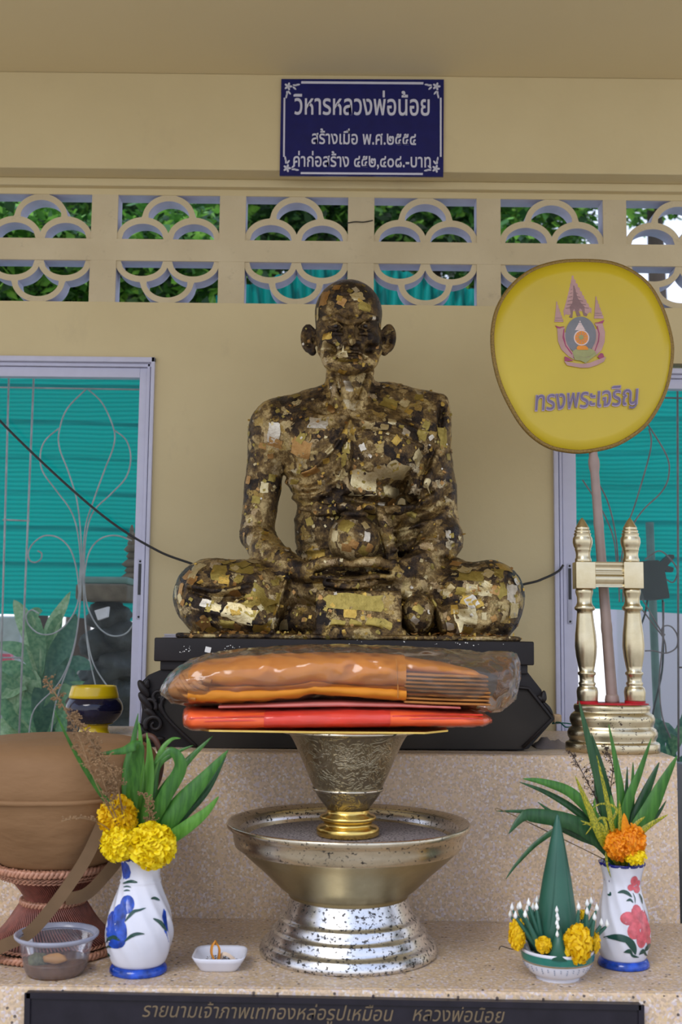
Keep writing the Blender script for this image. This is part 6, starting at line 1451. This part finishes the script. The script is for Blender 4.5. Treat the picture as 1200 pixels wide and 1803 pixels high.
grille('iron_grille', 'thin grey wrought iron grille with leaf scrolls outside the left window', YI, [[(16, 650), (-2, 1310)], [(60, 650), (33, 1310)], [(-60, 650), (-80, 1310)]], [[(-60, 681), (245, 686)], [(5, 915), (52, 917)], [(-60, 1158), (40, 1158)], [(-60, 1300), (240, 1306)]],
       [[(153, 684), (118, 720), (104, 760), (105, 790), (120, 830), (135, 880), (142, 940), (144, 1000), (141, 1060), (134, 1120), (120, 1170), (98, 1210), (60, 1250), (50, 1300)], [(153, 684), (180, 710), (200, 755), (200, 785), (185, 825), (165, 880), (150, 930), (146, 1000), (148, 1060), (153, 1120), (165, 1170), (190, 1210)],
        [(104, 754), (80, 775), (71, 800), (75, 830), (100, 865), (125, 900), (137, 940), (142, 1000), (139, 1080), (128, 1150), (100, 1230), (90, 1290)], [(202, 758), (222, 775), (230, 805), (222, 840), (195, 870), (165, 900), (152, 940), (148, 1000), (149, 1080), (156, 1150), (170, 1215)],
        [(140, 1060), (136, 1010), (125, 970), (105, 948), (80, 943), (60, 955), (50, 972), (52, 986), (62, 990), (72, 984), (73, 974), (66, 970)], [(148, 1060), (149, 1010), (158, 970), (178, 948), (205, 943), (232, 952)], [(141, 1000), (137, 1060), (120, 1095), (95, 1115), (70, 1116), (52, 1102), (46, 1085), (55, 1074), (68, 1080)], [(147, 1000), (152, 1060), (170, 1100), (195, 1119), (222, 1115), (240, 1090)]], IRON)
grille('iron_grille', 'thin rusty wrought iron grille with scrolls outside the right window', YI, [[(1192, 655), (1194, 1340)]], [[(1150, 700), (1230, 702)], [(1194, 1175), (1230, 1176)]],
       [[(1040, 830), (1068, 880), (1083, 940), (1088, 1000), (1090, 1060)], [(1135, 740), (1172, 800), (1177, 835), (1165, 865), (1130, 900), (1110, 935), (1098, 1000), (1096, 1060)], [(1142, 755), (1145, 790), (1120, 880), (1100, 940), (1092, 1000)], [(1025, 845), (1060, 900), (1080, 950), (1086, 1010)],
        [(1168, 1085), (1166, 1112), (1170, 1118), (1164, 1110), (1170, 1102), (1182, 1104), (1192, 1120), (1190, 1140), (1172, 1150), (1150, 1146), (1135, 1146)], [(1120, 1060), (1150, 1100), (1168, 1125), (1172, 1150)], [(1130, 1055), (1142, 1075), (1168, 1120)], [(1168, 1060), (1166, 1130), (1160, 1200), (1165, 1260), (1180, 1300)], [(1135, 985), (1160, 970), (1180, 985), (1192, 1005), (1185, 1025), (1172, 1020)]], IRONB, .0030)
# flood lamp and its pole
DG = simple('dark_green_enamel', (0.020, 0.035, 0.030), 0.5, var=0.2); PG = simple('green_grey_post', (0.10, 0.19, 0.17), 0.6, var=0.2)
YLp = 3.35
fl_ = empty('flood_lamp', P(1155, 1058, YLp), 'dark green box lamp with cables hanging outside the right window', 'lamp')
o = pprism('lamp_box', [(1128, 988), (1158, 986), (1168, 994), (1178, 1048), (1178, 1053), (1160, 1056), (1134, 1056), (1127, 1030)], YLp, .06, DG, fl_)
pprism('mount_arm', [(1158, 994), (1178, 976), (1186, 977), (1187, 982), (1175, 996), (1186, 1000), (1184, 1007), (1172, 1006), (1166, 1000)], YLp+.01, .03, DG, fl_)
mk('lamp_cable', tube(crom([P(1139, 1056, YLp+.03), P(1135, 1080, YLp+.03), P(1128, 1100, YLp+.03)], 5), .003, 6), DG, fl_); mk('lamp_cable', tube(crom([P(1166, 1056, YLp+.03), P(1167, 1100, YLp+.03), P(1165, 1180, YLp+.03), P(1150, 1250, YLp+.03), P(1145, 1300, YLp+.03)], 5), .003, 6), DG, fl_)
pb_ = P(1150, 950, 3.55); pole_ = mk('metal_post', tube([P(1143, 920, 3.55), P(1150, 1100, 3.55), P(1158, 1290, 3.55), P(1160, 1420, 3.55), Vector((P(1160, 1420, 3.55).x, 3.55, 0.0))], m(7, 3.55), 16), PG, None); tag(pole_, 'green-grey metal post standing outside the right window behind the lamp', 'post')
# white garden wall and far things
WHW = simple('white_garden_wall', (0.62, 0.60, 0.70), 0.8, var=0.04, nscale=2)
gw = mk('garden_wall', box(P(1085, 1100, 4.6).x, 3.6, 4.6, 4.72, 0, P(1150, 1060, 4.6).z, .01), WHW, None, auto=40); gw['kind'] = 'structure'; gw.name = 'wall_garden'
col_ = mk('concrete_post', box(P(-30, 1100, 4.4).x, P(36, 1100, 4.4).x, 4.4, 4.55, 0, P(20, 1085, 4.4).z, .01), simple('pale_concrete', (0.42, 0.47, 0.47), 0.8), None, auto=40); tag(col_, 'pale square concrete post low behind left window foliage', 'post')
ROCK = simple('dark_rockery', (0.045, 0.055, 0.055), 0.8, var=0.5, nscale=20, bump=0.8, bscale=40, bdist=.01); ROCK2 = simple('mossy_stone', (0.13, 0.11, 0.075), 0.8, var=0.35, nscale=25, bump=.6, bscale=60, bdist=.006)
YK = 3.62
rk = empty('stone_garden_shrine', (P(190, 1250, YK).x, YK, 0), 'dark craggy rock garden with flat stone ledge outside the left window', 'rockery')
def rock(px, py, rx, rz, mat, nm='rock', ry=None):
    p = P(px, py, YK); a, b = m(rx, YK), m(rz, YK); v, f = sphere(Vector((0, 0, 0)), 1, 32, 20); V = []
    for q_ in v:
        w = Vector(q_); w = w*(1+.30*mnoise.noise(w*1.6+p*9)+.12*mnoise.noise(w*5+p*9)); V.append((p.x+w.x*a, p.y+w.y*(ry or .10), p.z+w.z*b))
    mk(nm, (V, f), mat, rk)
for a in ((195, 1085, 38, 28, ROCK), (215, 1120, 34, 30, ROCK), (180, 1135, 36, 30, ROCK), (205, 1175, 44, 34, ROCK), (170, 1200, 30, 34, ROCK), (215, 1230, 40, 40, ROCK), (185, 1270, 55, 40, ROCK), (215, 1300, 60, 50, ROCK)): rock(*a)
p0 = P(152, 1060, YK); p1 = P(240, 1032, YK); mk('stone_ledge', box(p0.x, p1.x, YK-.16, YK+.1, p0.z, p1.z, .012), ROCK2, rk, auto=40); mk('ledge_top', box(p0.x+.01, p1.x, YK-.14, YK+.1, p1.z, p1.z+.022, .008), simple('pale_moss', (0.13, 0.25, 0.22), .8), rk, auto=40)
for i, (yy, rr2) in enumerate(((1028, 16), (1015, 20), (1003, 13), (992, 18), (978, 10), (966, 14), (955, 8), (944, 9), (932, 4))):
    p = P(232, yy, YK-.02); mk('stone_tier', lathe(p, [(m(rr2, YK)*.6, p.z-.012), (m(rr2, YK), p.z-.004), (m(rr2, YK)*.7, p.z+.006), (m(rr2, YK)*.4, p.z+.014)], 20), ROCK2, rk)
# plants outside left window
DIEF = [m_leaf('broad_leaf_pale', (0.22, 0.42, 0.20), (0.42, 0.60, 0.36), .4, .3, (30, 30, 30)), m_leaf('broad_leaf_mid', (0.09, 0.27, 0.13), (0.22, 0.42, 0.22), .4, .3, (30, 30, 30)), m_leaf('broad_leaf_dark', (0.03, 0.13, 0.09), (0.08, 0.22, 0.14), .4, .3, (30, 30, 30))]
def broad(pts, w, mt, Y, root, dy=-.05):
    q_ = crom([P(x, y, Y+dy*i/max(1, len(pts)-1)) for i, (x, y) in enumerate(pts)], 6); V = []; F = []; L_ = len(q_); W_ = m(w, Y)
    fc = Vector((random.uniform(-.35, .35), -1, random.uniform(0, .5)))
    for i, p in enumerate(q_):
        t = (q_[min(i+1, L_-1)]-q_[max(i-1, 0)]).normalized(); s = t.cross(fc).normalized(); n_ = s.cross(t).normalized(); u = i/(L_-1); ww = W_*.5*math.sin(PI*min(1, max(.02, u))**.85)**.9+.0004
        for k_ in (-1, -.5, 0, .5, 1): V.append(p+s*ww*k_+n_*ww*.35*abs(k_)+n_*.004*math.sin(u*14)*abs(k_))
    for i in range(L_-1):
        for k_ in range(4): F.append((i*5+k_, i*5+k_+1, (i+1)*5+k_+1, (i+1)*5+k_))
    return mk('leaf', (V, F), DIEF[mt], root)
YPl = 3.42
pl = empty('broadleaf_plant', (P(75, 1250, YPl).x, YPl, 0), 'broad-leaved pale green plant growing outside the left window', 'plant')
for pts, w, mt in (([(72, 1200), (60, 1130), (40, 1085), (24, 1056)], 34, 0), ([(76, 1200), (85, 1130), (105, 1080), (125, 1042)], 26, 0), ([(70, 1200), (68, 1140), (60, 1085), (76, 1075)], 30, 1), ([(78, 1195), (92, 1140), (100, 1100), (110, 1080)], 26, 1), ([(66, 1200), (55, 1160), (20, 1140), (-20, 1135)], 26, 1), ([(70, 1230), (40, 1190), (5, 1180), (-30, 1180)], 40, 1), ([(70, 1240), (50, 1200), (20, 1215), (-10, 1230)], 46, 0),
                   ([(72, 1290), (40, 1260), (10, 1210), (0, 1180)], 56, 1), ([(60, 1310), (30, 1290), (5, 1290), (-20, 1310)], 50, 0), ([(76, 1300), (90, 1260), (110, 1220), (150, 1200)], 34, 1), ([(78, 1310), (80, 1270), (70, 1230), (60, 1210)], 40, 2), ([(80, 1300), (95, 1250), (92, 1210), (88, 1190)], 34, 2), ([(74, 1240), (90, 1200), (120, 1190), (150, 1225)], 34, 2),
                   ([(80, 1310), (105, 1290), (110, 1250), (100, 1230)], 30, 1), ([(90, 1230), (100, 1170), (120, 1120), (135, 1080)], 40, 2), ([(95, 1240), (115, 1190), (140, 1170), (165, 1180)], 36, 2), ([(40, 1310), (20, 1260), (30, 1230), (45, 1215)], 30, 0)): broad(pts, w, mt, YPl, pl)
for x in (66, 72, 78): mk('stalk', tube([P(x, 1215, YPl+.03), P(x+2, 1330, YPl+.03), P(74, 1500, YPl+.03)], .011, 8), simple('pale_stalk%d' % x, (0.25, 0.36, 0.24), .5), pl)
WHP = simple('white_paper', (0.72, 0.74, 0.78), .7); PKP = simple('pink_plastic', (0.62, 0.10, 0.16), .5)
for i, (nm, pts, Y, mt, lb, ct) in enumerate((('white_flower_pot', [(120, 1190), (128, 1160), (140, 1158), (146, 1180), (138, 1195), (145, 1205), (112, 1205), (110, 1196)], 3.62, WHP, 'white object behind broad leaves near centre of left window', 'pot'), ('white_card', [(166, 1075), (190, 1068), (188, 1086), (172, 1092)], 3.44, WHP, 'small white card on the dark rocks outside left window', 'card'),
                                         ('pink_bucket', [(-10, 1150), (18, 1152), (22, 1165), (16, 1172), (-10, 1172)], 3.8, PKP, 'pink plastic thing low at the left edge of left window', 'bucket'), ('white_board', [(40, 1275), (75, 1235), (75, 2010), (36, 2010)], 3.75, WHP, 'white board leaning low behind the plant stems outside', 'board'))):
    o = pprism(nm, pts, Y, .03, mt, None); tag(o, lb, ct)
# plants outside right window
pl2 = empty('broadleaf_plant', (P(1180, 1320, 3.4).x, 3.4, 0), 'dark green strappy plant outside the right window behind the stand', 'plant')
for pts, w, mt in (([(1170, 1340), (1160, 1310), (1170, 1280), (1196, 1300)], 22, 2), ([(1175, 1340), (1185, 1310), (1200, 1290), (1215, 1300)], 24, 1), ([(1165, 1340), (1150, 1320), (1145, 1300), (1160, 1285)], 22, 2), ([(1190, 1345), (1170, 1290), (1155, 1272), (1148, 1268)], 16, 2), ([(1175, 1345), (1160, 1330), (1148, 1325), (1140, 1310)], 18, 1), ([(1190, 1400), (1196, 1350), (1215, 1330)], 24, 2), ([(1180, 1335), (1200, 1270), (1212, 1240)], 14, 2)): broad(pts, w, mt, 3.4, pl2)
tag(mk('blue_grey_post', box(P(1199, 1360, 2.75).x, 1.3, 2.7, 2.8, 0, P(1199, 1345, 2.75).z, .004), simple('blue_grey_paint', (0.16, 0.20, 0.26), .6), None, auto=40), 'blue-grey post at right edge beyond the upper step', 'post')
# trees behind the ventilation blocks
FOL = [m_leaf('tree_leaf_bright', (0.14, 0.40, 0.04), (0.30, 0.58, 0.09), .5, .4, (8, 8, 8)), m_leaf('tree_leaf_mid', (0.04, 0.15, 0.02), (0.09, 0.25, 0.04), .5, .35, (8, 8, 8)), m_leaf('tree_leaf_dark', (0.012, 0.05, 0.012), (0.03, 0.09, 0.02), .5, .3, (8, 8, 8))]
BARK = simple('dark_bark', (0.06, 0.045, 0.035), .9)
def tree(px, py, Y, rx, rz, ry, n_, mats, label, sz=.07, core=True):
    c = P(px, py, Y); root = empty('tree', (c.x, Y, 0), label, 'tree', 'trees beyond the wall'); A, B_ = m(rx, Y), m(rz, Y)
    mk('trunk', tube([Vector((c.x, Y, 0)), Vector((c.x+.05, Y+.05, c.z*.5)), Vector((c.x, Y, c.z))], [.09, .07, .04], 8), BARK, root)
    V = [[] for _ in mats]; F = [[] for _ in mats]; lr = random.Random(int(px+py*3))
    for i in range(n_):
        a, b = lr.uniform(0, 2*PI), math.acos(lr.uniform(-1, 1)); rr2 = lr.uniform(.55, 1.0)*(1+.25*mnoise.noise((math.cos(a)*2+px, math.sin(a)*2, b*2)))
        p = Vector((c.x+A*rr2*math.sin(b)*math.cos(a), Y+ry*rr2*math.sin(b)*math.sin(a), c.z+B_*rr2*math.cos(b)))
        k_ = lr.choices(range(len(mats)), (4, 3, 2)[:len(mats)])[0]; s = sz*lr.uniform(.6, 1.3)
        d = Vector((lr.uniform(-1, 1), lr.uniform(-1, .2), lr.uniform(-1, .3))).normalized(); e = d.cross(Vector((lr.uniform(-1, 1), lr.uniform(-1, 1), 1))).normalized()*s*.28; nn2 = len(V[k_])
        V[k_] += [p, p+d*s*.5+e, p+d*s, p+d*s*.5-e]; F[k_].append((nn2, nn2+1, nn2+2, nn2+3))
    for k_, mt in enumerate(mats):
        o = mk('foliage', (V[k_], F[k_]), mt, root, smooth=False); o['kind'] = 'stuff'
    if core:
        v, f = sphere(Vector((0, 0, 0)), 1, 24, 14); mk('crown_shade_blob', ([(c.x+x*A*.66, Y+.1+y*ry*.5, c.z+z*B_*.68) for x, y, z in v], f), FOL[2], root)  # solid dark blob added to stand in for shade inside the crown
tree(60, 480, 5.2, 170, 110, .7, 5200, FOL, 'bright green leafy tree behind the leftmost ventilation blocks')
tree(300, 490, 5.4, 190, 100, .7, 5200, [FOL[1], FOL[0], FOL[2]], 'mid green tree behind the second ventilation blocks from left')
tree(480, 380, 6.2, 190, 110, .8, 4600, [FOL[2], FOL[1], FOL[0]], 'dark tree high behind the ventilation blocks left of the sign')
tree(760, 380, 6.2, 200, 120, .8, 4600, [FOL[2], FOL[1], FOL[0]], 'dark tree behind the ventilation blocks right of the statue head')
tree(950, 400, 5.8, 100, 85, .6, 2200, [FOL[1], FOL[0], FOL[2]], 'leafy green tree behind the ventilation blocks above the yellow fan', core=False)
tree(150, 380, 6.6, 260, 90, .8, 4200, [FOL[2], FOL[1], FOL[0]], 'dark tree high behind the left ventilation blocks')  # leaves weighted towards the dark green material
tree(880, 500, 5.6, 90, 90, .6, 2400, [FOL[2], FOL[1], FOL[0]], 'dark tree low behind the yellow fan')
tree(1150, 330, 6.0, 90, 45, .5, 700, [FOL[0], FOL[1], FOL[2]], 'sparse pale tree against the sky at upper right', core=False)

#@@PART4@@
